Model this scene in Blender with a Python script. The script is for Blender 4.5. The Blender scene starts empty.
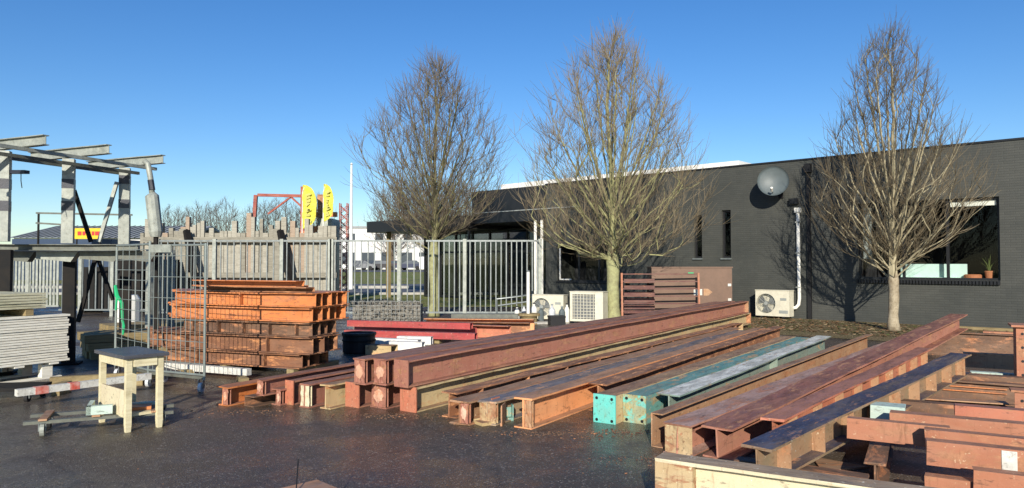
import bpy, math, random
import numpy as np
from mathutils import Vector, Matrix
random.seed(7)
S = bpy.context.scene
C = S.collection
PI = math.pi
# ------------------------------------------------------------------ camera
FPX = 720.0
TH = math.atan(20/FPX)
CAMZ = 1.6
cd = bpy.data.cameras.new('camera'); cam = bpy.data.objects.new('camera', cd); C.objects.link(cam)
cd.sensor_width = 36; cd.lens = 36*FPX/1024; cd.clip_end = 3000; cd.clip_start = .05
cam.location = (0, 0, CAMZ); cam.rotation_euler = (PI/2+TH, 0, 0)
S.camera = cam
# ------------------------------------------------------------------ light
SUN_EL = math.radians(21)
SD = Vector((.09, 1, -math.tan(SUN_EL)*math.hypot(.09, 1)))      # direction the light travels
w = bpy.data.worlds.new('World'); S.world = w; w.use_nodes = True
nt = w.node_tree; bg = nt.nodes['Background']; bg.inputs[1].default_value = .075
sk = nt.nodes.new('ShaderNodeTexSky'); sk.sky_type = 'NISHITA'; sk.sun_disc = False
sk.sun_elevation = SUN_EL; sk.sun_rotation = math.atan2(-SD.x, -SD.y)
sk.altitude = 0; sk.air_density = 1.0; sk.dust_density = .1; sk.ozone_density = 4
hs = nt.nodes.new('ShaderNodeHueSaturation'); hs.inputs['Saturation'].default_value = 1.22; hs.inputs['Value'].default_value = 1.42; hs.inputs['Hue'].default_value = .508
nt.links.new(sk.outputs[0], hs.inputs['Color']); nt.links.new(hs.outputs[0], bg.inputs[0])
sl = bpy.data.lights.new('sun', 'SUN'); sl.energy = 4.9; sl.angle = math.radians(.5); sl.color = (1, .92, .80)
so = bpy.data.objects.new('sun', sl); C.objects.link(so); so.rotation_euler = SD.to_track_quat('-Z', 'Y').to_euler()
so.location = (0, -20, 30)
S.view_settings.view_transform = 'Standard'; S.view_settings.look = 'None'
S.view_settings.exposure = 0.35; S.view_settings.gamma = 1
# ------------------------------------------------------------------ placing by pixel
ct, st_ = math.cos(TH), math.sin(TH)
def ray(x, y):
    u = (x-512)/FPX; v = (244-y)/FPX
    return Vector((u, ct-v*st_, st_+v*ct))
def G(x, y, z=0):
    r = ray(x, y); t = (z-CAMZ)/r.z
    return Vector((r.x*t, r.y*t, z))
def A(x, y, Y):
    r = ray(x, y); t = Y/r.y
    return Vector((r.x*t, Y, CAMZ+r.z*t))
def yawv(vp):                      # yaw of the ground direction that vanishes at pixel column vp
    return math.atan2(1, (vp-512)/FPX)
# ------------------------------------------------------------------ materials
def _base(name, rough=.6, metal=0, spec=.5):
    m = bpy.data.materials.new(name); m.use_nodes = True
    n = m.node_tree.nodes; b = n['Principled BSDF']
    b.inputs['Roughness'].default_value = rough; b.inputs['Metallic'].default_value = metal
    b.inputs['Specular IOR Level'].default_value = spec
    return m, m.node_tree, b
def _coord(t, scale=1.0, src='Object', vec=None, rnd=True):
    tc = t.nodes.new('ShaderNodeTexCoord'); mp = t.nodes.new('ShaderNodeMapping')
    mp.inputs['Scale'].default_value = vec or (scale,)*3
    t.links.new(tc.outputs[src], mp.inputs[0])
    if rnd:
        oi = t.nodes.new('ShaderNodeObjectInfo'); mu = t.nodes.new('ShaderNodeMath'); mu.operation = 'MULTIPLY'
        mu.inputs[1].default_value = 57
        t.links.new(oi.outputs['Random'], mu.inputs[0])
        cb = t.nodes.new('ShaderNodeCombineXYZ')
        for i in range(3): t.links.new(mu.outputs[0], cb.inputs[i])
        t.links.new(cb.outputs[0], mp.inputs['Location'])
    return mp.outputs[0]
def _noise(t, co, sc, det=6, ro=.6, dist=0):
    n = t.nodes.new('ShaderNodeTexNoise'); n.inputs['Scale'].default_value = sc
    n.inputs['Detail'].default_value = det; n.inputs['Roughness'].default_value = ro
    n.inputs['Distortion'].default_value = dist
    t.links.new(co, n.inputs['Vector']); return n.outputs[0]
def _ramp(t, f, p0, p1, c0=(0,0,0,1), c1=(1,1,1,1)):
    r = t.nodes.new('ShaderNodeValToRGB'); e = r.color_ramp.elements
    e[0].position = p0; e[1].position = p1; e[0].color = (*c0[:3], 1); e[1].color = (*c1[:3], 1)
    t.links.new(f, r.inputs[0]); return r.outputs[0]
def _mix(t, f, a, b):
    m = t.nodes.new('ShaderNodeMix'); m.data_type = 'RGBA'
    if isinstance(f, float): m.inputs[0].default_value = f
    else: t.links.new(f, m.inputs[0])
    for s, v in ((m.inputs[6], a), (m.inputs[7], b)):
        if hasattr(v, 'is_output'): t.links.new(v, s)
        else: s.default_value = (*v[:3], 1)
    return m.outputs[2]
def _bump(t, f, b, strength=.3, dist=.01):
    n = t.nodes.new('ShaderNodeBump'); n.inputs['Strength'].default_value = strength
    n.inputs['Distance'].default_value = dist
    t.links.new(f, n.inputs['Height']); t.links.new(n.outputs[0], b.inputs['Normal'])
def mat(name, c0, c1=None, rough=.6, metal=0, sc=6, bump=.15, spec=.4, dirt=0):
    m, t, b = _base(name, rough, metal, spec)
    co = _coord(t, 1); c1 = c1 or tuple(v*.7 for v in c0)
    f = _noise(t, co, sc)
    col = _ramp(t, f, .35, .68, c0, c1)
    if dirt:
        d = _ramp(t, _noise(t, co, sc*2.7, 8, .7), .52, .66)
        mm = t.nodes.new('ShaderNodeMath'); mm.operation = 'MULTIPLY'; mm.inputs[1].default_value = dirt
        t.links.new(d, mm.inputs[0])
        col = _mix(t, mm.outputs[0], col, (.07, .05, .03))
    t.links.new(col, b.inputs['Base Color'])
    if bump: _bump(t, _noise(t, co, sc*8, 5, .7), b, bump, .01)
    return m
def steel(name, paint, paint2, rust=(.16, .055, .02), amount=.5, rough=.5, fleck=(.32, .15, .07), top=None):
    """old painted steel: paint that varies, streaky rust patches, small flecks; top: separate tone on upward faces"""
    m, t, b = _base(name, rough, 0, .45)
    co = _coord(t, 1); cs = _coord(t, vec=(.9, 3.2, 3.2))
    v = _ramp(t, _noise(t, co, 2.2, 4), .35, .65, paint, paint2)
    if top:
        ge = t.nodes.new('ShaderNodeNewGeometry'); sp = t.nodes.new('ShaderNodeSeparateXYZ')
        t.links.new(ge.outputs['Normal'], sp.inputs[0])
        tp = _ramp(t, sp.outputs[2], .6, .8)
        tn = _ramp(t, _noise(t, cs, 3, 6, .65), .38, .62, top, tuple(x*.55 for x in top))
        v = _mix(t, tp, v, tn)
    p = 0.66-.28*amount
    r = _ramp(t, _noise(t, cs, 3.1, 9, .72, .4), p, p+.07)
    rc = _ramp(t, _noise(t, co, 18, 6, .7), .3, .7, rust, tuple(min(1, x*1.9) for x in rust))
    v = _mix(t, r, v, rc)
    fl = _ramp(t, _noise(t, co, 34, 3, .6), .66, .70)
    v = _mix(t, fl, v, fleck)
    fd = t.nodes.new('ShaderNodeMath'); fd.operation = 'MULTIPLY'; fd.inputs[1].default_value = .42
    t.links.new(_ramp(t, _noise(t, cs, 1.3, 8, .68, .6), .44, .62), fd.inputs[0])
    v = _mix(t, fd.outputs[0], v, tuple(x*.55+y for x, y in zip(paint, (.16, .105, .07))))
    sk2 = t.nodes.new('ShaderNodeMath'); sk2.operation = 'MULTIPLY'; sk2.inputs[1].default_value = .7
    t.links.new(_ramp(t, _noise(t, _coord(t, vec=(9, 9, 1.1)), 2.4, 7, .75), .56, .66), sk2.inputs[0])
    v = _mix(t, sk2.outputs[0], v, tuple(x*.8 for x in rust))
    dk = _ramp(t, _noise(t, cs, 9, 6, .7), .57, .66)
    mm = t.nodes.new('ShaderNodeMath'); mm.operation = 'MULTIPLY'; mm.inputs[1].default_value = .6
    t.links.new(dk, mm.inputs[0])
    v = _mix(t, mm.outputs[0], v, (.05, .03, .022))
    t.links.new(v, b.inputs['Base Color'])
    rr = _ramp(t, _noise(t, cs, 5, 5), .3, .7, (rough-.15,)*3, (min(1, rough+.25),)*3)
    t.links.new(rr, b.inputs['Roughness'])
    _bump(t, _noise(t, co, 40, 6, .7), b, .35, .006)
    return m
def wood(name, c0, c1, sc=2, grain=18, rough=.8):
    m, t, b = _base(name, rough, 0, .2)
    cs = _coord(t, vec=(1.2, grain, grain)); co = _coord(t, 1)
    v = _ramp(t, _noise(t, cs, sc, 7, .7), .32, .7, c0, c1)
    d = _ramp(t, _noise(t, co, 4, 7, .7), .5, .75)
    mm = t.nodes.new('ShaderNodeMath'); mm.operation = 'MULTIPLY'; mm.inputs[1].default_value = .45
    t.links.new(d, mm.inputs[0])
    v = _mix(t, mm.outputs[0], v, tuple(x*.35 for x in c1))
    t.links.new(v, b.inputs['Base Color']); _bump(t, _noise(t, cs, sc*2, 6, .7), b, .4, .008)
    return m
def flat(name, c, rough=.5, metal=0): return mat(name, c, tuple(x*.85 for x in c), rough, metal, 5, .05)

# -- tarmac: damp, dark, mossy patches, pale grit
def mk_tarmac():
    m, t, b = _base('wet_tarmac', .4, 0, .5)
    co = _coord(t, 1, 'Object', rnd=False)
    big = _ramp(t, _noise(t, co, .42, 5, .6), .4, .62, (.062, .052, .043), (.094, .072, .048))
    mo = _ramp(t, _noise(t, co, 1.3, 8, .7), .50, .66)
    mm = t.nodes.new('ShaderNodeMath'); mm.operation = 'MULTIPLY'; mm.inputs[1].default_value = .5
    t.links.new(mo, mm.inputs[0])
    v = _mix(t, mm.outputs[0], big, (.085, .062, .034))
    vo = t.nodes.new('ShaderNodeTexVoronoi'); vo.inputs['Scale'].default_value = 75; t.links.new(co, vo.inputs['Vector'])
    g = _ramp(t, vo.outputs['Color'], .80, .88)
    g2 = t.nodes.new('ShaderNodeMath'); g2.operation = 'MULTIPLY'; g2.inputs[1].default_value = .8; t.links.new(g, g2.inputs[0])
    v = _mix(t, g2.outputs[0], v, (.25, .22, .185))
    vc = t.nodes.new('ShaderNodeTexVoronoi'); vc.feature = 'DISTANCE_TO_EDGE'; vc.inputs['Scale'].default_value = .45
    wn = t.nodes.new('ShaderNodeMix'); wn.data_type = 'RGBA'; wn.blend_type = 'ADD'; wn.inputs[0].default_value = .5
    nz = t.nodes.new('ShaderNodeTexNoise'); nz.inputs['Scale'].default_value = 1.6; nz.inputs['Detail'].default_value = 6; t.links.new(co, nz.inputs['Vector'])
    t.links.new(co, wn.inputs[6]); t.links.new(nz.outputs['Color'], wn.inputs[7]); t.links.new(wn.outputs[2], vc.inputs['Vector'])
    v = _mix(t, _ramp(t, vc.outputs['Distance'], .004, .012, (.4,)*3, (0,)*3), v, (.018, .016, .013))
    rs_ = t.nodes.new('ShaderNodeMath'); rs_.operation = 'MULTIPLY'; rs_.inputs[1].default_value = .55
    t.links.new(_ramp(t, _noise(t, co, .8, 9, .72, .5), .56, .68), rs_.inputs[0])
    v = _mix(t, rs_.outputs[0], v, (.095, .058, .032))
    sp = _ramp(t, _noise(t, co, 55, 2, .5), .66, .70)
    v = _mix(t, sp, v, (.32, .29, .25))
    t.links.new(v, b.inputs['Base Color'])
    wet = _ramp(t, _noise(t, co, .55, 7, .66), .44, .58, (.17,)*3, (.62,)*3)
    t.links.new(wet, b.inputs['Roughness'])
    ad = t.nodes.new('ShaderNodeMath'); ad.operation = 'ADD'
    t.links.new(vo.outputs['Distance'], ad.inputs[0]); t.links.new(_noise(t, co, 22, 8, .75), ad.inputs[1])
    _bump(t, ad.outputs[0], b, .55, .012)
    return m
def mk_litter():
    m, t, b = _base('bed_soil', .95, 0, .1)
    co = _coord(t, 1, rnd=False)
    v = _ramp(t, _noise(t, co, 1.6, 6, .6), .38, .6, (.13, .12, .05), (.17, .115, .06))
    v = _mix(t, _ramp(t, _noise(t, co, 28, 8, .75), .45, .62), v, (.38, .30, .19))
    v = _mix(t, _ramp(t, _noise(t, co, 9, 8, .7), .52, .62), v, (.055, .06, .018))
    t.links.new(v, b.inputs['Base Color']); _bump(t, _noise(t, co, 30, 8, .8), b, 1, .04)
    return m
def mk_brick():
    m, t, b = _base('charcoal_painted_brick', .55, 0, .4)
    tc = t.nodes.new('ShaderNodeTexCoord'); sx = t.nodes.new('ShaderNodeSeparateXYZ'); cb = t.nodes.new('ShaderNodeCombineXYZ')
    t.links.new(tc.outputs['Object'], sx.inputs[0]); t.links.new(sx.outputs[0], cb.inputs[0]); t.links.new(sx.outputs[2], cb.inputs[1])
    br = t.nodes.new('ShaderNodeTexBrick'); br.inputs['Scale'].default_value = 1
    br.inputs['Brick Width'].default_value = .22; br.inputs['Row Height'].default_value = .0625
    br.inputs['Mortar Size'].default_value = .007; br.inputs['Mortar Smooth'].default_value = .3
    br.inputs['Color1'].default_value = (.053, .056, .050, 1); br.inputs['Color2'].default_value = (.061, .064, .057, 1)
    br.inputs['Mortar'].default_value = (.044, .047, .042, 1)
    t.links.new(cb.outputs[0], br.inputs['Vector'])
    n = _ramp(t, _noise(t, tc.outputs['Object'], .7, 7, .65), .3, .7, (.75, .78, .8), (1.25, 1.22, 1.2))
    mx = t.nodes.new('ShaderNodeMix'); mx.data_type = 'RGBA'; mx.blend_type = 'MULTIPLY'; mx.inputs[0].default_value = 1
    t.links.new(br.outputs['Color'], mx.inputs[6]); t.links.new(n, mx.inputs[7])
    t.links.new(mx.outputs[2], b.inputs['Base Color'])
    iv = t.nodes.new('ShaderNodeMath'); iv.operation = 'SUBTRACT'; iv.inputs[0].default_value = 1
    t.links.new(br.outputs['Fac'], iv.inputs[1])
    _bump(t, iv.outputs[0], b, .4, .006)
    return m
def mk_glass():
    m, t, b = _base('window_glass', .03)
    gl = t.nodes.new('ShaderNodeBsdfGlossy'); gl.inputs['Roughness'].default_value = .02
    tr = t.nodes.new('ShaderNodeBsdfTransparent'); tr.inputs[0].default_value = (.93, .96, .95, 1)
    fr = t.nodes.new('ShaderNodeFresnel'); fr.inputs[0].default_value = 1.35
    mx = t.nodes.new('ShaderNodeMixShader')
    t.links.new(fr.outputs[0], mx.inputs[0]); t.links.new(tr.outputs[0], mx.inputs[1]); t.links.new(gl.outputs[0], mx.inputs[2])
    t.links.new(mx.outputs[0], t.nodes['Material Output'].inputs[0])
    return m
M = dict(
 tarmac=mk_tarmac(), litter=mk_litter(), brick=mk_brick(), glass=mk_glass(),
 purple=steel('maroon_primer', (.29, .115, .08), (.34, .14, .095), (.25, .12, .06), .42, .6, fleck=(.48, .3, .2), top=(.27, .14, .105)),
 maroon=steel('dark_red_primer', (.37, .15, .10), (.41, .185, .125), (.3, .15, .08), .46, .58, fleck=(.5, .32, .22), top=(.29, .12, .085)),
 redox=steel('red_oxide', (.50, .17, .095), (.42, .14, .08), (.3, .14, .07), .3, .55, fleck=(.6, .4, .26), top=(.38, .17, .12)),
 pinkflake=steel('flaking_pink_grey_paint', (.46, .22, .15), (.4, .18, .12), (.28, .13, .08), .5, .6, fleck=(.6, .45, .35), top=(.50, .33, .27)),
 stackbrown=steel('dark_brown_rust', (.21, .09, .045), (.14, .065, .035), (.34, .15, .06), .45, .7, top=(.22, .11, .07)),
 salmon=steel('salmon_primer', (.43, .175, .095), (.34, .13, .07), (.26, .12, .06), .55, .65, fleck=(.55, .36, .22), top=(.40, .20, .12)),
 orange=steel('orange_primer', (.85, .38, .16), (.75, .30, .12), (.4, .18, .08), .2, .5, top=(.42, .25, .15)),
 orange2=steel('bright_orange_primer', (.64, .22, .066), (.52, .17, .05), (.25, .095, .04), .45, .5, top=(.42, .19, .11)),
 brown=steel('brown_rusted_steel', (.33, .145, .07), (.22, .095, .05), (.42, .2, .09), .5, .7, top=(.27, .14, .085)),
 darkrust=steel('dark_rusted_steel', (.15, .08, .045), (.1, .055, .035), (.3, .13, .06), .45, .7, top=(.15, .09, .06)),
 tan=steel('tan_weathered_steel', (.44, .265, .145), (.35, .19, .10), (.27, .125, .06), .5, .65, fleck=(.65, .5, .33), top=(.34, .21, .13)),
 olive=steel('olive_scaled_steel', (.56, .44, .23), (.45, .33, .16), (.38, .2, .09), .4, .7, fleck=(.62, .55, .36), top=(.31, .18, .11)),
 cream=steel('cream_paint', (.68, .62, .43), (.60, .53, .35), (.45, .30, .16), .22, .6, fleck=(.8, .75, .6), top=(.40, .28, .18)),
 creamflake=steel('flaking_cream_paint', (.52, .42, .24), (.4, .26, .13), (.22, .1, .05), .62, .7, fleck=(.65, .55, .35)),
 slate=steel('slate_grey_worn_steel', (.42, .32, .2), (.36, .24, .15), (.4, .22, .12), .42, .4, fleck=(.6, .55, .48), top=(.16, .165, .185)),
 teal=steel('turquoise_paint', (.13, .58, .50), (.10, .50, .44), (.28, .24, .1), .05, .45, fleck=(.2, .6, .5)),
 tealtop=steel('worn_turquoise_paint', (.16, .36, .31), (.12, .30, .27), (.3, .22, .12), .5, .5, fleck=(.4, .5, .42), top=(.14, .34, .31)),
 tealflake=steel('flaking_turquoise_paint', (.15, .55, .48), (.12, .5, .42), (.24, .2, .09), .8, .7, fleck=(.3, .45, .3)),
 whitetop=steel('white_worn_paint', (.2, .3, .25), (.22, .27, .22), (.35, .22, .12), .3, .5, fleck=(.6, .6, .52), top=(.84, .85, .76)),
 navy=steel('navy_topped_steel', (.20, .165, .10), (.3, .18, .10), (.3, .15, .08), .28, .45, fleck=(.4, .36, .28), top=(.055, .056, .095)),
 palegreen=steel('pale_green_paint', (.48, .60, .52), (.42, .54, .47), (.25, .12, .06), .12, .5, fleck=(.6, .65, .55)),
 scab=steel('rust_scab', (.66, .42, .30), (.55, .3, .19), (.42, .2, .12), .5, .9, fleck=(.75, .6, .45)),
 redtube=steel('crimson_paint', (.42, .062, .058), (.34, .05, .05), (.3, .09, .06), .12, .5, fleck=(.5, .25, .2), top=(.40, .08, .085)),
 whitepaint=mat('white_paint', (.8, .8, .76), (.62, .6, .54), .5, dirt=.35),
 whitestrip=mat('weathered_white_paint', (.66, .66, .6), (.5, .48, .42), .7, sc=12, dirt=.5),
 plank=wood('whitewashed_board', (.84, .82, .72), (.66, .63, .52)),
 plankold=wood('grey_moss_board', (.62, .60, .46), (.38, .37, .22)),
 sleeper=wood('weathered_timber', (.34, .27, .14), (.19, .14, .07)),
 tabletop=wood('grey_table_board', (.10, .105, .12), (.05, .05, .058), rough=.35),
 tableleg=wood('pale_timber', (.72, .66, .44), (.52, .45, .27)),
 greytimber=wood('pale_grey_timber', (.42, .40, .33), (.24, .225, .18)),
 fencewood=wood('old_grey_brown_timber', (.33, .31, .25), (.17, .16, .125)),
 pinkend=wood('pinkish_cut_timber', (.40, .32, .24), (.27, .20, .145)),
 galv=mat('galvanised_steel', (.20, .225, .22), (.14, .155, .155), .42, .35, 9, .1),
 galvpost=mat('weathered_galvanised_post', (.36, .38, .33), (.23, .25, .22), .5, .1, 7, .2, dirt=.35),
 wire=mat('zinc_wire', (.27, .31, .29), (.2, .23, .21), .4, .3),
 blacksteel=mat('black_painted_steel', (.010, .0105, .011), (.02, .017, .014), .75, spec=.2),
 rackbeam=mat('weathered_dark_galvanised', (.15, .16, .13), (.09, .095, .085), .5, .2, dirt=.5),
 band=mat('blue_black_paint', (.03, .035, .05), (.02, .022, .03), .4),
 black=flat('matt_black', (.012, .012, .013), .6),
 frame=flat('black_window_frame', (.018, .019, .021), .35),
 darkroom=flat('dark_room_paint', (.035, .035, .04), .8),
 white=flat('white_plastic', (.78, .77, .70), .35), offwhite=mat('cream_appliance_casing', (.66, .63, .50), (.56, .53, .42), .4, dirt=.15),
 grille=flat('grey_fan_grille', (.30, .32, .30), .5), fan=flat('grey_fan_blade', (.16, .17, .17), .4),
 dish=flat('grey_dish_paint', (.10, .125, .13), .5), board=flat('pale_mint_board', (.62, .82, .76), .5),
 terracotta=flat('terracotta', (.45, .17, .08), .8), leaf=flat('plant_leaf', (.10, .13, .035), .5),
 skip=mat('brown_sheet_metal', (.17, .10, .066), (.14, .083, .054), .55, sc=3, dirt=.25),
 gatered=steel('dark_red_rail_paint', (.12, .04, .032), (.09, .032, .028), (.2, .08, .04), .3, .5),
 green=flat('green_strap', (.02, .42, .16), .6), concrete=mat('pale_concrete', (.42, .41, .37), (.30, .29, .26), .85, sc=10, dirt=.3),
 rope=mat('grey_coiled_mesh', (.24, .225, .19), (.11, .10, .08), .7, sc=30),
 rubber=flat('black_rubber', (.02, .02, .02), .8), bag=mat('grey_white_plastic', (.6, .62, .62), (.4, .42, .44), .5),
 redpaint=mat('red_stripe_paint', (.55, .08, .05), (.62, .42, .36), .6, sc=14, dirt=.4), rustred=steel('red_gantry_paint', (.34, .07, .045), (.25, .05, .035), (.18, .08, .05), .4, .6),
 yellow=mat('yellow_banner_cloth', (.72, .66, .08), (.62, .56, .07), .7), ink=flat('dark_print', (.52, .49, .12), .7),
 roofgrey=mat('light_grey_roof_sheet', (.30, .32, .33), (.24, .26, .27), .6, sc=1.5), bluefascia=flat('dark_blue_fascia', (.025, .05, .10), .5),
 farwhite=mat('white_cladding', (.72, .72, .70), (.62, .62, .60), .6, sc=.6), farglass=flat('far_dark_glass', (.06, .075, .09), .2),
 signyellow=flat('yellow_sign', (.80, .50, .02), .5), signred=flat('red_print', (.55, .03, .03), .5),
 roofwhite=mat('white_roof_cladding', (.80, .80, .76), (.68, .68, .64), .5, sc=2), asphalt=mat('road_asphalt', (.11, .11, .112), (.14, .14, .138), .7, sc=2),
 twig2=mat('dark_bare_twig', (.12, .095, .062), (.08, .065, .045), .8, sc=2, bump=0), limb2=mat('dark_lichen_branch', (.22, .21, .095), (.13, .12, .065), .85, sc=5, bump=.3), twig=mat('bare_twig', (.19, .15, .09), (.12, .098, .062), .8, sc=2, bump=0), limb=mat('lichen_branch', (.33, .325, .15), (.21, .20, .10), .85, sc=6, bump=.3),
 limb3=mat('pale_grey_branch', (.38, .335, .215), (.27, .235, .145), .85, sc=6, bump=.3), 
 farbark=mat('far_bark', (.115, .09, .065), (.08, .065, .05), .9, sc=1, bump=0),
 bark=mat('mossy_bark', (.36, .37, .18), (.24, .23, .12), .9, sc=9, bump=.9, dirt=.3), bark3=mat('grey_bark', (.42, .36, .25), (.25, .20, .13), .9, sc=10, bump=1, dirt=.5),
 carred=flat('dark_red_car_paint', (.12, .03, .03), .55), carblack=flat('black_car_paint', (.02, .02, .025), .55), carblue=flat('navy_car_paint', (.02, .03, .07), .55),
 carwhite=flat('white_car_paint', (.75, .75, .75), .3), cargrey=flat('grey_car_paint', (.2, .21, .22), .3),
)
def mk_grass():
    m, t, b = _base('rough_grass', .95, 0, .1); co = _coord(t, 1, rnd=False)
    v = _ramp(t, _noise(t, co, .6, 8, .7), .38, .62, (.19, .24, .07), (.26, .24, .11))
    v = _mix(t, _ramp(t, _noise(t, co, 6, 6, .7), .55, .65), v, (.09, .12, .035))
    t.links.new(v, b.inputs['Base Color']); _bump(t, _noise(t, co, 8, 8, .8), b, 1, .1); return m
M['grass'] = mk_grass()
# ------------------------------------------------------------------ mesh building
class MB:
    def __init__(s): s.v = []; s.f = []; s.m = []; s.k = 0
    def add(s, vs, fs):
        o = len(s.v); s.v += [tuple(p) for p in vs]; s.f += [[i+o for i in f] for f in fs]; s.m += [s.k]*len(fs); return s
    def box(s, c, d, rz=0, R=None):
        c = Vector(c); hx, hy, hz = d[0]/2, d[1]/2, d[2]/2
        Q = R or Matrix.Rotation(rz, 3, 'Z')
        vs = [c+Q@Vector((x*hx, y*hy, z*hz)) for z in (-1, 1) for y in (-1, 1) for x in (-1, 1)]
        return s.add(vs, [(0,2,3,1), (4,5,7,6), (0,1,5,4), (2,6,7,3), (0,4,6,2), (1,3,7,5)])
    def b2(s, x0, x1, y0, y1, z0, z1): return s.box(((x0+x1)/2, (y0+y1)/2, (z0+z1)/2), (x1-x0, y1-y0, z1-z0))
    def bar(s, a, b, w, h=None, up=(0, 0, 1)):       # rectangular bar from a to b
        a, b = Vector(a), Vector(b); h = h or w; d = (b-a); L = d.length; d.normalize(); u = Vector(up)
        if abs(d.dot(u)) > .95: u = Vector((0, 1, 0))
        y = u.cross(d).normalized(); z = d.cross(y)
        return s.box((a+b)/2, (L, w, h), R=Matrix((d, y, z)).transposed())
    def tube(s, pts, r, n=8, cap=True):
        pts = [Vector(p) for p in pts]; rs = r if isinstance(r, (list, tuple)) else [r]*len(pts)
        rings = []; pu = None
        for i, p in enumerate(pts):
            d = (pts[min(i+1, len(pts)-1)]-pts[max(i-1, 0)]).normalized()
            if pu is None: pu = d.orthogonal().normalized()
            pu = (pu-d*pu.dot(d)).normalized(); pv = d.cross(pu)
            rings.append([p+(pu*math.cos(2*PI*k/n)+pv*math.sin(2*PI*k/n))*rs[i] for k in range(n)])
        vs = [q for rg in rings for q in rg]
        fs = [(i*n+k, i*n+(k+1) % n, (i+1)*n+(k+1) % n, (i+1)*n+k) for i in range(len(pts)-1) for k in range(n)]
        if cap: fs += [tuple(range(n))[::-1], tuple((len(pts)-1)*n+k for k in range(n))]
        return s.add(vs, fs)
    def cyl(s, a, b, r, n=16): return s.tube([a, b], r, n)
    def prism(s, poly, axis, t0, t1):                 # poly of 2D points extruded along an axis
        def P(u, v, t): return {'x': (t, u, v), 'y': (u, t, v), 'z': (u, v, t)}[axis]
        n = len(poly); vs = [P(u, v, t0) for u, v in poly]+[P(u, v, t1) for u, v in poly]
        return s.add(vs, [tuple(range(n))[::-1], tuple(range(n, 2*n))]+[(i, (i+1) % n, n+(i+1) % n, n+i) for i in range(n)])
    def lathe(s, prof, n=20, c=(0, 0, 0)):
        c = Vector(c); vs = [c+Vector((r*math.cos(2*PI*k/n), r*math.sin(2*PI*k/n), z)) for r, z in prof for k in range(n)]
        return s.add(vs, [(i*n+k, i*n+(k+1) % n, (i+1)*n+(k+1) % n, (i+1)*n+k) for i in range(len(prof)-1) for k in range(n)])
    def mesh(s, name, mats, smooth=False):
        me = bpy.data.meshes.new(name); me.from_pydata(s.v, [], s.f)
        for m in (mats if isinstance(mats, (list, tuple)) else [mats]): me.materials.append(M[m] if isinstance(m, str) else m)
        if len(me.materials) > 1: me.polygons.foreach_set('material_index', s.m)
        if smooth: me.polygons.foreach_set('use_smooth', [True]*len(me.polygons))
        me.update(); return me
def _ob(name, data, parent=None, loc=(0, 0, 0), rot=(0, 0, 0)):
    o = bpy.data.objects.new(name, data); C.objects.link(o); o.location = loc; o.rotation_euler = rot
    if parent: o.parent = parent
    return o
def tag(o, label=None, cat=None, group=None, kind=None):
    if label: o['label'] = label
    if cat: o['category'] = cat
    if group: o['group'] = group
    if kind: o['kind'] = kind
    return o
def thing(name, label, cat, loc=(0, 0, 0), rz=0, group=None, rot=None):
    return tag(_ob(name, None, None, loc, rot or (0, 0, rz)), label, cat, group)
def part(name, mb, m, parent, label=None, smooth=False, loc=(0, 0, 0)):
    return tag(_ob(name, mb.mesh(name, m, smooth), parent, loc), label)
def single(name, mb, m, label, cat, loc=(0, 0, 0), rz=0, group=None, smooth=False, rot=None, kind=None):
    return tag(_ob(name, mb.mesh(name, m, smooth), None, loc, rot or (0, 0, rz)), label, cat, group, kind)
def struct(name, mb, m, loc=(0, 0, 0), rz=0): return tag(_ob(name, mb.mesh(name, m), None, loc, (0, 0, rz)), kind='structure')
def copy_tree(o, parent=None):
    c = o.copy(); C.objects.link(c)
    if parent: c.parent = parent
    for ch in list(o.children): copy_tree(ch, c)
    return c
# ------------------------------------------------------------------ the setting
def terrain_z(y): return 0 if y < 34 else .62*min(1, (y-34)/50.)
g = MB(); ys = [-60, 0, 20, 27, 34, 45, 60, 84, 130, 300, 900, 2000]
for i, y in enumerate(ys): g.v += [(-1500, y, terrain_z(y)), (1500, y, terrain_z(y))]
for i in range(len(ys)-1): g.f.append((2*i, 2*i+1, 2*i+3, 2*i+2)); g.m.append(0)
struct('ground', g, 'grass')
def sheet(name, pts, m, z):
    b = MB(); b.add([(p[0], p[1], z+(terrain_z(p[1]))) for p in pts], [tuple(range(len(pts)))]); return struct(name, b, m)
sheet('yard_tarmac', [(-40, -30), (40, -30), (40, 26.9), (-40, 26.9)], 'tarmac', .006)
sheet('road', [(-60, 37), (14, 37), (14, 43), (-60, 43)], 'asphalt', .03)
b = MB()
for (y0, y1) in ((46, 50), (88, 122)):
    b.add([(-80, y0, terrain_z(y0)+.02), (30, y0, terrain_z(y0)+.02), (30, y1, terrain_z(y1)+.02), (-80, y1, terrain_z(y1)+.02)], [(0, 1, 2, 3)])
struct('car_park', b, 'asphalt')
k = MB(); k.b2(-60, 14, 36.75, 36.98, 0, .15); k.b2(-60, 14, 43.05, 43.3, 0.05, .3); struct('kerb', k, 'concrete')
# building frame
WA = math.atan2(-.673, .739)
def W(t, out=0, z=0):          # point on the black wall, out = metres towards the yard
    return Vector((7.21+.739*t-.673*out, 22.1-.673*t-.739*out, z))
def tx(x, out=0):              # wall parameter seen at pixel column x
    u = (x-512)/FPX; X0, Y0 = 7.21-.673*out, 22.1-.739*out
    return (Y0*u-X0)/(.739+.673*u)
def zy(x, y, out=0):
    p = W(tx(x, out), out); return A(x, y, p.y).z
# planting bed along the wall
b = MB(); pts = [W(-7, .02), W(14, .02), W(14, 4.3), W(2.5, 5.2), W(-1.5, 3.4), W(-6, 2.6)]
b.add([(p.x, p.y, .012) for p in pts], [(0, 5, 4, 3, 2, 1)]); struct('planting_bed', b, 'litter')

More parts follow.
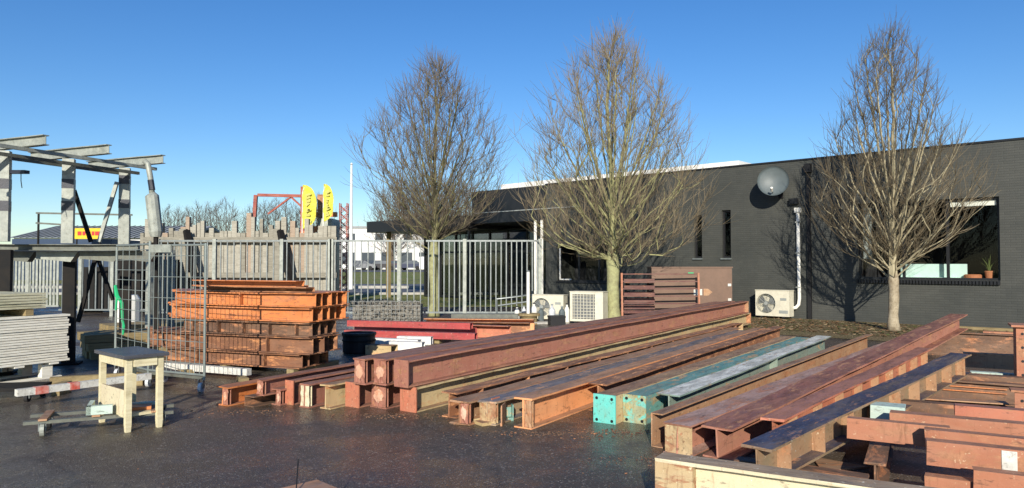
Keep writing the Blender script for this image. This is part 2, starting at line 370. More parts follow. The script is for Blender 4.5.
# ---- the black brick building
bt = thing('brick_building', 'long low black painted brick building with flat roof and wide dark window', 'building', W(0), WA)
def wall_holes(t0, t1, z0, z1, th, holes, mb):
    xs = sorted({t0, t1, *[h[0] for h in holes], *[h[1] for h in holes]}); zs = sorted({z0, z1, *[h[2] for h in holes], *[h[3] for h in holes]})
    for i in range(len(xs)-1):
        for j in range(len(zs)-1):
            cx, cz = (xs[i]+xs[i+1])/2, (zs[j]+zs[j+1])/2
            if any(h[0] < cx < h[1] and h[2] < cz < h[3] for h in holes): continue
            mb.add([(xs[i], 0, zs[j]), (xs[i+1], 0, zs[j]), (xs[i+1], 0, zs[j+1]), (xs[i], 0, zs[j+1])], [(0, 1, 2, 3)])
    for a, b_, c, d in holes:
        mb.add([(a, 0, c), (b_, 0, c), (b_, 0, d), (a, 0, d), (a, th, c), (b_, th, c), (b_, th, d), (a, th, d)],
               [(0, 4, 5, 1), (3, 2, 6, 7), (0, 3, 7, 4), (1, 5, 6, 2)])
BIG = (3.21, 6.5, 1.19, 3.27); SL1 = (-1.785, -1.5, 1.79, 3.18); SL2 = (-.817, -.517, 1.79, 3.29); LW = (-7.46, -4.7, .95, 2.3)
HB = 4.62
mb = MB(); wall_holes(-8, 15, -.1, HB, .22, [BIG, SL1, SL2, LW], mb)
mb.add([(-8, 0, -.1), (-8, 9, -.1), (-8, 9, HB), (-8, 0, HB)], [(0, 3, 2, 1)])
mb.add([(15, 0, -.1), (15, 12, -.1), (15, 12, HB), (15, 0, HB)], [(0, 1, 2, 3)])
part('wall', mb, 'brick', bt)
mb = MB(); mb.b2(-8.02, 15.03, -.03, .33, HB, HB+.05); rf = part('parapet_cap', mb, 'frame', bt)
mb = MB(); mb.b2(-8, 15, .33, 12, HB-.25, HB-.1); part('roof', mb, 'rackbeam', bt)
# recessed entrance block at the left end under a deep fascia
mb = MB(); mb.b2(-12.0, -8.03, -.02, 9, 3.28, HB+.003); part('fascia', mb, 'frame', bt)
mb = MB(); mb.b2(-18.8, -12.02, -.4, 4, 3.1, 3.62); part('canopy', mb, 'frame', bt)
mb = MB(); mb.b2(-12.02, -6.3, -.045, -.022, 3.70, 3.735); part('trim_strip', mb, 'grille', bt)
mb = MB(); mb.bar((-18.0, .3, 0), (-18.0, .3, 3.1), .16); part('canopy_post', mb, 'sleeper', bt)
mb = MB(); mb.bar((-12.2, .0, 0), (-12.2, .0, 3.1), .10); part('canopy_post', mb, 'frame', bt)
mb = MB()
for t in (-8.02-.1, -8.02-.42): mb.cyl((t, -.1, 0), (t, -.1, 3.28), .06, 10)
part('downpipe', mb, 'white', bt, 'pair of white pipes beside the entrance')
mb = MB()
for k in range(9): mb.bar((-17.2+k*1.1, 1.9, 0), (-17.2+k*1.1, 1.9, 3.2), .09)
for z in (.08, 2.15, 3.1): mb.bar((-17.2, 1.9, z), (-8.2, 1.9, z), .085)
part('entrance_frame', mb, 'frame', bt)
mb = MB()
for k in range(8): mb.b2(-17.12+k*1.1, -16.2+k*1.1, 1.89, 1.9, .12, 3.06)
part('entrance_glass', mb, 'glass', bt)
mb = MB(); mb.b2(-17.3, -8.05, 5.5, 5.6, -.05, 3.28); mb.b2(-17.3, -17.2, 1.95, 5.5, -.05, 3.28); part('entrance_back_wall', mb, 'darkroom', bt)
mb = MB(); mb.b2(-16, -3, 6.0, 11.5, HB-.1, 5.72)
for k in range(13): mb.b2(-16+k+.46, -16+k+.5, 5.97, 6.0, HB, 5.7)
part('upper_roof_block', mb, 'roofwhite', bt, 'white clad block rising behind the black parapet')
def window(box, mull, sill=True, name='window', fc='frame', ins=.12):
    a, b_, c, d = box
    f = MB(); fw = .055
    for (p, q) in (((a+fw/2, c), (a+fw/2, d)), ((b_-fw/2, c), (b_-fw/2, d))): f.bar((p[0], ins, p[1]+.002), (q[0], ins, q[1]-.002), fw, .06)
    for z in (c+fw/2+.002, d-fw/2-.002): f.bar((a+fw, ins, z), (b_-fw, ins, z), .06, fw)
    for m_ in mull: f.bar((m_, ins, c+fw), (m_, ins, d-fw), .07, .055)
    fo = part('window_frame', f, fc, bt)
    gl = MB(); gl.add([(a+fw, ins+.005, c+fw), (b_-fw, ins+.005, c+fw), (b_-fw, ins+.005, d-fw), (a+fw, ins+.005, d-fw)], [(0, 1, 2, 3)]); part('pane', gl, 'glass', fo)
    return fo
window(BIG, (4.33, 5.36)); window(SL1, ()); window(SL2, ()); window(LW, (-6.5, -5.6))
mb = MB()
n = int((BIG[1]-BIG[0]+.1)/.075)
for k in range(n): mb.box((BIG[0]-.02+k*.075*(3.33/3.35), -.035, 1.135), (.052, .09, .10))
part('soldier_course_sill', mb, 'frame', bt)
for s in (SL1, SL2):
    mb = MB(); mb.b2(s[0]-.03, s[1]+.03, -.06, .11, s[2]-.05, s[2]-.002); part('window_sill', mb, 'white' if 0 else 'galv', bt)
mb = MB(); mb.b2(LW[0]-.03, LW[1]+.03, -.05, .11, LW[2]-.05, LW[2]-.002); part('window_sill', mb, 'frame', bt)
mb = MB(); mb.b2(LW[0]+.06, LW[0]+.12, .06, .085, 1.0, 2.2); mb.b2(LW[0]+.06, LW[0]+.62, .06, .085, 1.0, 1.05); part('inner_frame', mb, 'white', bt)
# room behind the big window
mb = MB()
for (x0, x1, y0, y1, z0, z1) in ((2.6, 7.2, 4.2, 4.3, .2, 3.7), (2.6, 2.7, .24, 4.2, .2, 3.7), (7.1, 7.2, .24, 4.2, .2, 3.7), (2.6, 7.2, .24, 4.2, .1, .2), (2.6, 7.2, .24, 4.2, 3.6, 3.7),
     (-8, -2.9, 1.8, 1.9, .2, 3.7), (-2.7, .5, 1.2, 1.3, .2, 3.7)): mb.b2(x0, x1, y0, y1, z0, z1)
part('interior_wall', mb, 'darkroom', bt)
mb = MB(); mb.b2(3.25, 6.46, .2, .5, 1.19, 1.215); part('window_ledge', mb, 'tableleg', bt)
mb = MB(); mb.b2(5.42, 6.42, .16, .22, 3.07, 3.2); part('roller_blind', mb, 'white', bt, 'rolled white blind at the top of the wide window')
mb = MB(); mb.b2(3.30, 3.52, .17, .19, 1.75, 3.15); part('grey_window_strip', mb, 'grille', bt)  # grey upright strip just behind the glass
mb = MB(); mb.box((4.95, .42, 1.42), (1.55, .05, .36)); b2 = mb.box((4.95, .36, 1.235), (1.3, .2, .035))
single('display_board', mb, 'board', 'pale mint green board standing inside the wide dark window', 'board', W(0), WA)
mb = MB(); mb.lathe([(0, 0), (.075, 0), (.1, .18), (.11, .18), (.11, .21), (.09, .21), (.085, .19), (0, .19)], 16)
pt = thing('potted_plant', 'spiky plant in terracotta pot on the window ledge at right', 'plant', W(6.22, -.33, 1.217), WA)
part('pot', mb, 'terracotta', pt)
mb = MB()
for k in range(11):
    a = k*2.4; l = .22+.22*random.random(); s_ = .12+.12*random.random()
    mb.tube([(0, 0, .19), (math.cos(a)*s_*.4, math.sin(a)*s_*.4, .19+l*.6), (math.cos(a)*s_, math.sin(a)*s_, .19+l)], [.014, .013, .002], 4)
part('leaves', mb, 'leaf', pt)
mb = MB(); mb.lathe([(0, 0), (.19, 0), (.2, .03), (.2, .1), (.17, .12), (0, .12)], 20)
single('round_basket', mb, 'terracotta', 'low brown round basket on the window ledge beside the plant', 'basket', W(5.86, -.34, 1.217), WA)
# services on the wall
dp = MB(); dp.b2(-.05, .05, -.09, -.01, .02, 4.25); dp.b2(-.09, .09, -.16, -.01, 4.25, 4.5)
single('black_downpipe', dp, 'black', 'square black downpipe running up the brick wall', 'downpipe', W(1.9), WA)
wp = thing('white_wall_pipe', 'slim white pipe rising from the air conditioner up the black wall', 'pipe', W(1.59), WA)
mb = MB(); mb.tube([(-.16, -.22, .32), (-.06, -.14, .33), (0, -.08, .42), (.02, -.07, .6), (0, -.07, 3.1)], .05, 10); part('pipe_run', mb, 'white', wp, smooth=True)
mb = MB(); mb.b2(-.08, .08, -.14, -.01, 3.1, 3.24); part('wall_cap', mb, 'white', wp)
for z in (.9, 1.9, 2.8):
    mb = MB(); mb.b2(-.06, .06, -.125, -.01, z, z+.04); part('clip', mb, 'grille', wp)
mb = MB(); mb.b2(-.14, .10, -.14, -.01, -.07, .10); mb.b2(-.10, .05, -.16, -.14, -.04, .06); single('junction_box', mb, 'frame', 'small dark box fixed to the wall above the white pipe', 'box', W(1.5, 0, 3.42), WA)
def fan_face(mb, cx, cz, r, y):
    for rr in [r*(i+1)/7 for i in range(7)]:
        mb.tube([(cx+rr*math.cos(a*PI/12), y, cz+rr*math.sin(a*PI/12)) for a in range(25)], .0045, 4, False)
    for k in range(10):
        a = k*PI/5; mb.bar((cx+.05*math.cos(a), y, cz+.05*math.sin(a)), (cx+r*math.cos(a), y, cz+r*math.sin(a)), .006)
    mb.cyl((cx, y-.012, cz), (cx, y+.01, cz), .055, 16)
def fan_blades(cx, cz, r, y):
    mb = MB()
    for k in range(3):
        a0 = k*2.094
        vs = [(cx+.05*math.cos(a0), y, cz+.05*math.sin(a0))]+[(cx+r*.92*math.cos(a0+j*.28), y-.02+.012*j, cz+r*.92*math.sin(a0+j*.28)) for j in range(5)]
        mb.add(vs, [(0, 1, 2, 3, 4, 5)])
    mb.cyl((cx, y-.03, cz), (cx, y+.03, cz), .06, 12); return mb
def ac_unit(label, loc, rz, wd=.95, ht=.72, dp_=.34, grid=False, casing='offwhite'):
    t = thing('air_conditioner', label, 'air conditioner', loc, rz)
    mb = MB(); z0 = .07
    r = ht*.38; cx, cz = -wd*.18, z0+ht*.5
    # casing with a round opening in the front
    n = 32; hw = wd/2; fr = -dp_/2
    out = []
    for k in range(n):
        a = 2*PI*k/n; dx, dz = math.cos(a), math.sin(a)
        tx_ = ((hw-cx) if dx > 0 else (-hw-cx))/dx if abs(dx) > 1e-6 else 1e9
        tz_ = ((z0+ht-cz) if dz > 0 else (z0-cz))/dz if abs(dz) > 1e-6 else 1e9
        q = min(tx_, tz_); out.append((cx+dx*q, fr, cz+dz*q))
    if not grid:
        vs = [(cx+r*math.cos(2*PI*k/n), fr, cz+r*math.sin(2*PI*k/n)) for k in range(n)]+out
        mb.add(vs, [(k, (k+1) % n, n+(k+1) % n, n+k) for k in range(n)])
        for (x_, z_) in ((hw, z0), (hw, z0+ht), (-hw, z0), (-hw, z0+ht)):
            a = math.atan2(z_-cz, x_-cx) % (2*PI); k = int(a/(2*PI)*n); mb.add([(x_, fr, z_), out[k], out[(k+1) % n]], [(0, 1, 2)])
        vi = [(cx+r*math.cos(2*PI*k/n), y, cz+r*math.sin(2*PI*k/n)) for y in (fr, fr+.14) for k in range(n)]
        mb.add(vi, [(k, (k+1) % n, n+(k+1) % n, n+k) for k in range(n)]+[tuple(range(n, 2*n))])
        mb.add([(-hw, fr, z0), (hw, fr, z0), (hw, -fr, z0), (-hw, -fr, z0), (-hw, fr, z0+ht), (hw, fr, z0+ht), (hw, -fr, z0+ht), (-hw, -fr, z0+ht)],
               [(0, 1, 2, 3)[::-1], (4, 5, 6, 7), (1, 2, 6, 5), (0, 4, 7, 3), (2, 3, 7, 6)])
    else:
        mb.b2(-hw, hw, fr+.05, -fr, z0, z0+ht)
        mb.b2(-hw, hw, fr, fr+.05, z0, z0+.06); mb.b2(-hw, hw, fr, fr+.05, z0+ht-.06, z0+ht); mb.b2(-hw, -hw+.07, fr, fr+.05, z0+.06, z0+ht-.06); mb.b2(hw-.22, hw, fr, fr+.05, z0+.06, z0+ht-.06)
    mb.b2(-hw-.012, hw+.012, fr-.012, -fr+.01, z0+ht+.001, z0+ht+.02)
    part('casing', mb, casing, t)
    if not grid:
        mb = MB(); fan_face(mb, cx, cz, r, fr-.012); part('fan_grille', mb, 'grille', t)
        part('fan', fan_blades(cx, cz, r, fr+.06), 'fan', t)
        mb = MB(); mb.b2(wd*.24, wd*.42, fr-.005, fr-.001, z0+ht*.62, z0+ht*.72); mb.b2(wd*.2, wd*.46, fr-.005, fr-.001, z0+ht*.12, z0+ht*.24); part('rating_plate', mb, 'grille', t)
    else:
        mb = MB(); mb.b2(-hw+.07, hw-.22, fr+.044, fr+.048, z0+.06, z0+ht-.06); part('coil', mb, 'fan', t)
        mb = MB()
        for k in range(7): x = -hw+.07+(wd-.29)*(k+.5)/7; mb.bar((x, fr+.01, z0+.06), (x, fr+.01, z0+ht-.06), .012)
        for k in range(8): z = z0+.06+(ht-.12)*(k+.5)/8; mb.bar((-hw+.07, fr+.01, z), (hw-.22, fr+.01, z), .012)
        part('coil_guard', mb, 'offwhite', t)
    for s in (-1, 1):
        mb = MB(); mb.b2(s*wd*.33-.03, s*wd*.33+.03, -dp_/2-.02, dp_/2+.02, 0.0, z0-.001); part('foot', mb, 'black', t)
    return t
ac_unit('cream air conditioner with round fan low on the black brick wall beside the pipe', W(1.0, .38, .012), WA, 1.0, .74)
dt = thing('satellite_dish', 'grey satellite dish mounted high on the black brick wall', 'satellite dish', W(1.08, 0, 3.85), WA)
mb = MB(); N = 28; R_ = .44
prof = [(R_*i/6, .11*(i/6)**2) for i in range(7)]
vs = []
for r_, z_ in prof+[(R_, .125)]+[(q, w_+.014) for q, w_ in reversed(prof)]:
    vs.append((r_, z_))
mb.lathe(vs, N)
dd = part('reflector', mb, 'dish', dt, smooth=True); dd.location = (-.03, -.50, .16)
aim = Vector((.36, -.93, .1)).normalized(); dd.rotation_euler = aim.to_track_quat('Z', 'Y').to_euler()
mb = MB(); mb.tube([(0, -.01, -.15), (0, -.25, -.18), (0, -.36, .08)], .022, 8); mb.b2(-.07, .07, -.03, -.004, -.3, 0); part('mast', mb, 'black', dt)
mb = MB(); mb.tube([(-.02, -.45, -.22), (.06, -.85, -.12)], .014, 6); part('feed_arm', mb, 'grille', dt)
mb = MB(); mb.cyl((.055, -.82, -.14), (.10, -.93, -.06), .035, 10); part('receiver', mb, 'white', dt)
# ------------------------------------------------------------------ trees
def grow(seed, H, env, fork, nt_, tw=3, jitter=.06, trunk_r=.17, nm=34, spread=1.5, lead=.9, thick=.56, rmin=.0042):
    """bare upright tree: straight ascending limbs from just above the fork, side branches that reach for
    targets inside a crown envelope, twigs at the tips; radii by pipe model"""
    rg = np.random.default_rng(seed)
    zs = np.array([e[0] for e in env]); rs = np.array([e[1] for e in env])
    P = [np.array((0., 0., 0.))]; par = [-1]; D = [np.array((0., 0., 1.))]
    def push(p, q, d): P.append(p); par.append(q); D.append(d); return len(P)-1
    cur = 0
    for z in np.arange(.2, fork+.01, .2):
        cur = push(np.array((.02*math.sin(z*3), .02*math.cos(z*4), z)), cur, np.array((0, 0, 1.)))
    zf = fork; leader = [cur]
    while zf < H*lead:
        zf += .16; cur = push(np.array((P[cur][0]+rg.normal(0, .012), P[cur][1]+rg.normal(0, .012), zf)), cur, np.array((0, 0, 1.))); leader.append(cur)
    def path(j, t, d0, d1, wob):
        p0 = P[j]; L = np.linalg.norm(t-p0); n = max(2, int(L/.22)); c1 = p0+d0*L*.33; c2 = t-d1*L*.33; q = j; prev = p0
        for s in range(1, n+1):
            u = s/n; p = (1-u)**3*p0+3*(1-u)**2*u*c1+3*(1-u)*u*u*c2+u**3*t+rg.normal(0, wob, 3)*(s < n)
            d = p-prev; d /= (np.linalg.norm(d)+1e-9); q = push(p, q, d); prev = p
        return q
    tips = []
    for k in range(nm):
        u = k/(nm-1); a = k*2.39996+rg.normal(0, .15)
        z = zs[0]+.35+(H*.93-zs[0]-.35)*u**.8; r = np.interp(z, zs, rs)*rg.uniform(.72, .98)
        hb = fork+spread*u**1.1*1.15+rg.uniform(-.1, .12); hb = max(fork+.02, hb)
        if z-hb < .3: hb = max(fork+.02, z-.35)
        j = leader[min(len(leader)-1, int(round((hb-fork)/.16)))]
        t = np.array((r*math.cos(a), r*math.sin(a), z)); U = t-P[j]; U /= np.linalg.norm(U)
        d0 = U+np.array((U[0]*.30, U[1]*.30, -.12)); d0 /= np.linalg.norm(d0); d1 = U+np.array((0, 0, .42)); d1 /= np.linalg.norm(d1)
        tips.append(path(j, t, d0, d1, .012))
    T = []
    while len(T) < nt_:
        z = rg.uniform(zs[0], H); r = np.interp(z, zs, rs)
        if rg.random() > (r/rs.max())*.8+.2: continue
        a = rg.uniform(0, 2*PI); lob = 1+.13*math.sin(2*a+seed+z*.9)+.08*math.sin(5*a+z*2.1+seed); rr = r*lob*(rg.random()**.55)*(1+rg.normal(0, .06))
        T.append((rr*math.cos(a), rr*math.sin(a), z+rg.normal(0, .08)))
    T = np.array(T); order = np.argsort(np.hypot(T[:, 0], T[:, 1])+np.maximum(0, T[:, 2]-fork)*.3+rg.normal(0, .5, len(T)))
    for i in order:
        t = T[i]; Pa = np.array(P); V = t-Pa; dist = np.linalg.norm(V, axis=1)+1e-6; U = V/dist[:, None]
        dots = np.sum(U*np.array(D), axis=1)
        cost = dist*(1+3.0*np.maximum(0, .5-U[:, 2])+1.6*np.maximum(0, .86-dots))+np.where(dist < .18, .6, 0)
        cost[Pa[:, 2] < fork-.02] = 1e9
        j = int(np.argmin(cost)); d0 = D[j]*.35+U[j]*.8; d0 /= np.linalg.norm(d0); d1 = U[j]+np.array((0, 0, .3)); d1 /= np.linalg.norm(d1)
        tips.append(path(j, t, d0, d1, .010))
    nn = len(P)
    ch = [[] for _ in range(nn)]
    for i in range(1, nn): ch[par[i]].append(i)
    rad = np.zeros(nn)
    for i in range(nn-1, -1, -1):
        rad[i] = rmin if not ch[i] else (sum(rad[c]**2.5 for c in ch[i]))**(1/2.5)+.00006
    tn = int(round(fork/.2)); k0 = rad[tn+1]
    rad = np.where(rad > .006, .006+(rad-.006)*(trunk_r*thick-.006)/(k0-.006), rad)
    trunk, crown = MB(), MB()
    idx = list(range(0, tn+1))
    trs = [trunk_r*(1.4 if i == 0 else 1.13 if i == 1 else 1+.05*math.sin(i*2.1)) for i in idx]; trs[-1] = trunk_r*1.06
    tp = [P[i] for i in idx]+[P[tn]+np.array((0, 0, .22)), P[tn]+np.array((0, 0, .5))]
    trunk.tube(tp, trs+[trunk_r*.8, trunk_r*.5], 16)
    for i in range(tn, nn):
        kids = sorted(ch[i], key=lambda c: -rad[c])
        for m_, c in enumerate(kids):
            if i > tn and m_ == 0: continue
            chain = [i, c]
            while ch[chain[-1]]: chain.append(max(ch[chain[-1]], key=lambda c_: rad[c_]))
            rr = [min(rad[x], rad[c]) for x in chain]; rmax = rad[c]
            crown.k = 1 if rmax > .012 else 0
            crown.tube([P[x] for x in chain], rr, 7 if rmax > .03 else 4 if rmax > .012 else 3, False)
    crown.k = 0
    for tp_ in tips:
        base = tp_
        for k in range(tw):
            if k and par[base] > tn: base = par[base]
            d = D[base]+rg.normal(0, .30, 3)+np.array((0, 0, .38)); d /= np.linalg.norm(d); l = rg.uniform(.25, .6)*H/8
            a = P[base]; m = a+d*l*.5; e = m+(d+np.array((0, 0, .2)))*l*.5
            crown.tube([a, m, e], [.0048, .004, .0025], 3, False)
    return trunk, crown
def tree(label, loc, gr, mats, group, cat='tree', name='bare_tree'):
    t = thing(name, label, cat, loc, random.uniform(0, 6), group)
    part('trunk', gr[0], mats[0], t, smooth=True); part('crown', gr[1], [mats[1], mats[2]], t); return t
ENV2 = [(1.75, .6), (2.2, 2.0), (2.9, 2.6), (3.6, 2.8), (4.5, 2.65), (5.4, 2.3), (6.2, 1.75), (6.9, 1.2), (7.6, .55), (7.9, .3)]
G2 = grow(5, 7.9, ENV2, 1.55, 1900, 3, trunk_r=.165, nm=46, thick=.74)
tree('bare tree with green mossy trunk between the two air conditioners and the brown cabinet', (2.75, 19.6, 0), G2, ('bark', 'twig', 'limb'), 'bare trees along the building')
ENV3 = [(1.7, .4), (2.2, 1.3), (2.9, 1.85), (3.7, 2.0), (4.4, 1.8), (5.0, 1.45), (5.6, 1.15), (6.3, .9), (6.9, .6), (7.2, .3)]
G3 = grow(11, 7.2, ENV3, 1.25, 1250, 3, trunk_r=.115, nm=30, thick=.92)
tree('pale bare tree standing before the wide dark window at right', (9.15, 17.3, 0), G3, ('bark3', 'twig', 'limb3'), 'bare trees along the building')
ENV1 = [(2.4, .6), (2.9, 1.7), (3.6, 2.1), (4.6, 2.2), (5.6, 2.0), (6.4, 1.55), (7.2, .9), (7.9, .35)]
G1 = grow(23, 7.9, ENV1, 2.1, 1700, 3, trunk_r=.145, nm=40, thick=.74)
tree('bare tree just behind the bar fence, left of the dark entrance', (-2.38, 22.0, 0), G1, ('bark', 'twig2', 'limb2'), 'bare trees along the building')
# far bare trees
GF = [grow(31+i, 8, [(1.4, .8), (2.4, 2.3), (4, 3.0), (5.5, 2.5), (7, 1.5), (8, .3)], 1.3, 480, 3, trunk_r=.16, nm=24, rmin=.009) for i in range(2)]
fm = []
for i in range(2): fm.append((GF[i][0].mesh('far_trunk', 'farbark'), GF[i][1].mesh('far_crown', ['farbark', 'farbark'])))
# (px, base Y, scale)
FT = [(168+9.5*k, 88+(k*37 % 11), 1.02+.16*((k*29) % 7)/7) for k in range(8)]+[(254+10.5*k, 84+(k*41 % 13), (1.02 if k < 6 else 1.15)+.2*((k*23) % 7)/7) for k in range(20)]
for i, (px, Y, s) in enumerate(FT):
    od = 'first second third fourth fifth sixth seventh eighth ninth tenth eleventh twelfth thirteenth fourteenth fifteenth sixteenth seventeenth eighteenth nineteenth twentieth'.split()
    lab = 'hazy far bare tree above the timber wall, '+od[i]+' from the left' if px < 250 else 'hazy far bare tree behind gantry, banners and white building, '+od[i-8]+' from the left'
    t = thing('bare_tree', lab, 'tree', (A(px, 250, Y).x, Y+46*(px > 320), .55), i*1.3, 'far bare trees above the timber wall' if px < 250 else 'far bare trees behind the white building')
    t.scale = (s*(1.75 if px > 320 else 1),)*3
    _ob('trunk', fm[i % 2][0], t); _ob('crown', fm[i % 2][1], t)
# ------------------------------------------------------------------ far background
wb = thing('white_long_building', 'long white flat building far behind the car park', 'building', (0, 0, 0))
Y0 = 132; z0 = .62
xa, xb = A(336, 250, Y0).x, A(560, 250, Y0).x
zt = A(400, 228, Y0).z
mb = MB(); mb.b2(xa, xb, Y0, Y0+20, z0, zt); part('wall', mb, 'farwhite', wb)
mb = MB(); mb.b2(xa-.3, xb+.3, Y0-.3, Y0+20.3, zt, zt+.35); part('roof', mb, 'roofgrey', wb)
mb = MB(); x = xa+1.2
while x < xb-3:
    mb = MB(); mb.b2(x, x+2.3, Y0-.06, Y0-.003, z0+1.0, z0+3.1); part('window', mb, 'farglass', wb); x += 3.5
x = xa+2
while x < xb-3:
    mb = MB(); mb.b2(x, x+1.5, Y0-.06, Y0-.003, zt-2.2, zt-1.0); part('window', mb, 'farglass', wb); x += 5.2
gb = thing('grey_warehouse', 'low grey roofed warehouse behind the left fence', 'building', (0, 0, 0))
Yw = 70; xa, xb = A(14, 240, Yw).x, A(178, 240, Yw).x; ze = A(60, 238, Yw).z; zr = A(60, 226, Yw+7).z
mb = MB(); mb.b2(xa, xb, Yw, Yw+14, .4, ze); part('wall', mb, 'farwhite', gb)
mb = MB(); mb.prism([(Yw-.4, ze), (Yw+7, zr), (Yw+14.4, ze), (Yw+7, zr-.3)], 'x', xa-.4, xb+.4); part('roof', mb, 'roofgrey', gb)
mb = MB()
for k in range(26): x = xa+k*(xb-xa)/26+.2; mb.bar((x, Yw-.42, ze+.04), (x, Yw+6.9, zr+.03), .07, .05)
part('roof_rib', mb, 'rackbeam', gb)
mb = MB(); mb.b2(A(12, 240, 58).x, A(112, 240, 58).x, 58, 64, .3, A(60, 239, 58).z)
single('blue_shed', mb, 'bluefascia', 'long low dark blue shed beyond the left fence', 'shed')
sg = thing('yellow_sign_board', 'yellow sign board with red lettering strip seen between the rack posts', 'sign', A(88, 234, 56))
mb = MB(); mb.b2(-1.05, 1.05, 0, .12, -.38, .45); part('panel', mb, 'signyellow', sg)
mb = MB()
for x, w_ in ((-.8, .3), (-.42, .22), (-.12, .32), (.3, .2), (.56, .34)): mb.b2(x, x+w_, -.03, -.003, -.1, .2)
part('lettering', mb, 'signred', sg)
mb = MB(); 
for s in (-.9, .9): mb.bar((s, .06, -2.6), (s, .06, -.38), .08)
part('leg', mb, 'blacksteel', sg)
# barrier-like antenna bars and brushwood left
an = thing('aerial_rig', 'thin grey rig of horizontal rods above the blue shed', 'aerial', A(38, 250, 30)*Vector((1, 1, 0)) if 0 else Vector((A(38, 250, 30).x, 30, 0)))
ax = A(38, 250, 30).x; zt1 = A(60, 213, 30).z; zt2 = A(60, 223, 30).z
mb = MB(); mb.bar((0, 0, 0), (0, 0, zt1), .06); part('post', mb, 'blacksteel', an)
for zz, L in ((zt1, 3.9), (zt2, 1.2)):
    mb = MB(); mb.bar((-.1, 0, zz), (L, 0, zz-.08), .07); part('rod', mb, 'rackbeam', an)
mb = MB(); mb.bar((3.8, 0, 0), (3.8, 0, zt1-.1), .06); part('post', mb, 'blacksteel', an)
# cars
def car_mesh_set(paint):
    body = MB(); body.prism([(-2.1, .35), (2.1, .35), (2.12, .7), (1.95, .88), (1.1, .98), (-1.75, 1.0), (-2.12, .85)], 'y', -.86, .86)
    cab = MB()
    lo = [(-1.7, -.8, .99), (1.15, -.8, .97), (1.15, .8, .97), (-1.7, .8, .99)]; hi = [(-1.2, -.66, 1.47), (.35, -.66, 1.47), (.35, .66, 1.47), (-1.2, .66, 1.47)]
    cab.add(lo+hi, [(4, 5, 6, 7), (0, 1, 5, 4), (1, 2, 6, 5), (2, 3, 7, 6), (3, 0, 4, 7)])
    roof = MB(); roof.b2(-1.2, .35, -.67, .67, 1.472, 1.51)
    wh = []
    for x in (-1.3, 1.32):
        for y in (-.88, .7): m_ = MB(); m_.cyl((x, y, .33), (x, y+.18, .33), .33, 16); wh.append(m_)
    return body, cab, roof, wh
def car(label, px, Y, paint, rz=0, grp=None, z=None, van=False):
    t = thing('parked_car' if not van else 'parked_van', label, 'car' if not van else 'van', (A(px, 260, Y).x, Y, terrain_z(Y)+.03 if z is None else z), rz, grp)
    b_, c_, r_, wh = car_mesh_set(paint)
    if van:
        b_ = MB(); b_.prism([(-2.5, .35), (2.5, .35), (2.5, 1.0), (1.9, 1.15), (1.4, 1.95), (-2.5, 2.0)], 'y', -.95, .95); part('body', b_, paint, t)
        c_ = MB(); c_.prism([(.4, 1.15), (1.75, 1.15), (1.35, 1.75), (.4, 1.75)], 'y', -.96, .96); part('window', c_, 'farglass', t)
    else:
        part('body', b_, paint, t); part('window', c_, 'farglass', t); part('roof', r_, paint, t)
    for m_ in wh: part('wheel', m_, 'rubber', t)
    return t
car('black hatchback parked in front of the far white building', 384, 112, 'carblack', 0)
car('dark red hatchback parked beside the black one far off', 396, 113, 'carred', .2)
car('dark blue car parked far off right of the dark red one', 409, 112, 'carblue', PI+.1)
car('white van parked far off beside the tree trunk', 437, 104, 'carwhite', .1, van=True)
car('grey car parked far off left of the thin support post', 362, 110, 'cargrey', .1)
car('navy car parked on the far verge near the flagpole', 372, 118, 'carblue', .3)
car('white car parked far off behind the entrance fence', 447, 98, 'carwhite', PI)
# flagpole, lattice mast, gantry, banners
fp = thing('flagpole', 'tall thin white flagpole beyond the bar fence', 'flagpole', Vector((A(351, 250, 42).x, 42, .05)))
mb = MB(); mb.tube([(0, 0, 0), (0, 0, A(351, 166, 42).z)], [.13, .06], 8); part('pole', mb, 'white', fp); mb = MB(); mb.lathe([(0, 0), (.1, .05), (0, .16)], 8); part('finial', mb, 'white', fp, loc=(0, 0, A(351, 166, 42).z))
mx = A(343, 250, 33).x; zt = A(343, 203, 33).z
mt = thing('lattice_mast', 'slim faded red lattice mast left of the flagpole', 'mast', (mx, 33, 0))
for sx in (-.17, .17):
    mb = MB(); mb.bar((sx, 0, 0), (sx, 0, zt), .045); mb.bar((sx, .3, 0), (sx, .3, zt), .045); part('rail', mb, 'rustred', mt)
for yy in (0, .3):
    mb = MB(); z = .1
    while z < zt-.35: mb.bar((-.17, yy, z), (.17, yy, z+.33), .028); mb.bar((.17, yy+.02, z), (-.17, yy+.02, z+.33), .028); z += .35
    part('lattice', mb, 'rustred', mt)
Yg = 30
ga = thing('red_gantry', 'faded red steel gantry frame rising behind the timber wall', 'gantry', (0, 0, 0))
def P3(x, y, Y=Yg): return A(x, y, Y)
x1 = P3(253, 195).x; x2 = P3(303, 195).x; zg = P3(280, 195).z
mb = MB(); mb.bar((x1-.1, Yg, 0), (x1+.12, Yg, zg), .14); part('post', mb, 'rustred', ga)
mb = MB(); mb.bar((x2, Yg, 0), (x2, Yg, zg+.35), .16); part('post', mb, 'rustred', ga)
mb = MB(); mb.bar((x1+.2, Yg, zg), (x2-.09, Yg, zg-.04), .12); part('crossbeam', mb, 'rustred', ga)
for a_, b_ in (((268, 214), (291, 197)), ((291, 197), (301, 206))):
    mb = MB(); mb.bar(P3(*a_), P3(*b_), .07); part('brace', mb, 'rustred', ga)
mb = MB(); mb.bar((P3(319, 250).x, Yg+.3, 0), (P3(319, 250).x, Yg+.3, P3(319, 194).z), .26); part('tower', mb, 'brown', ga)
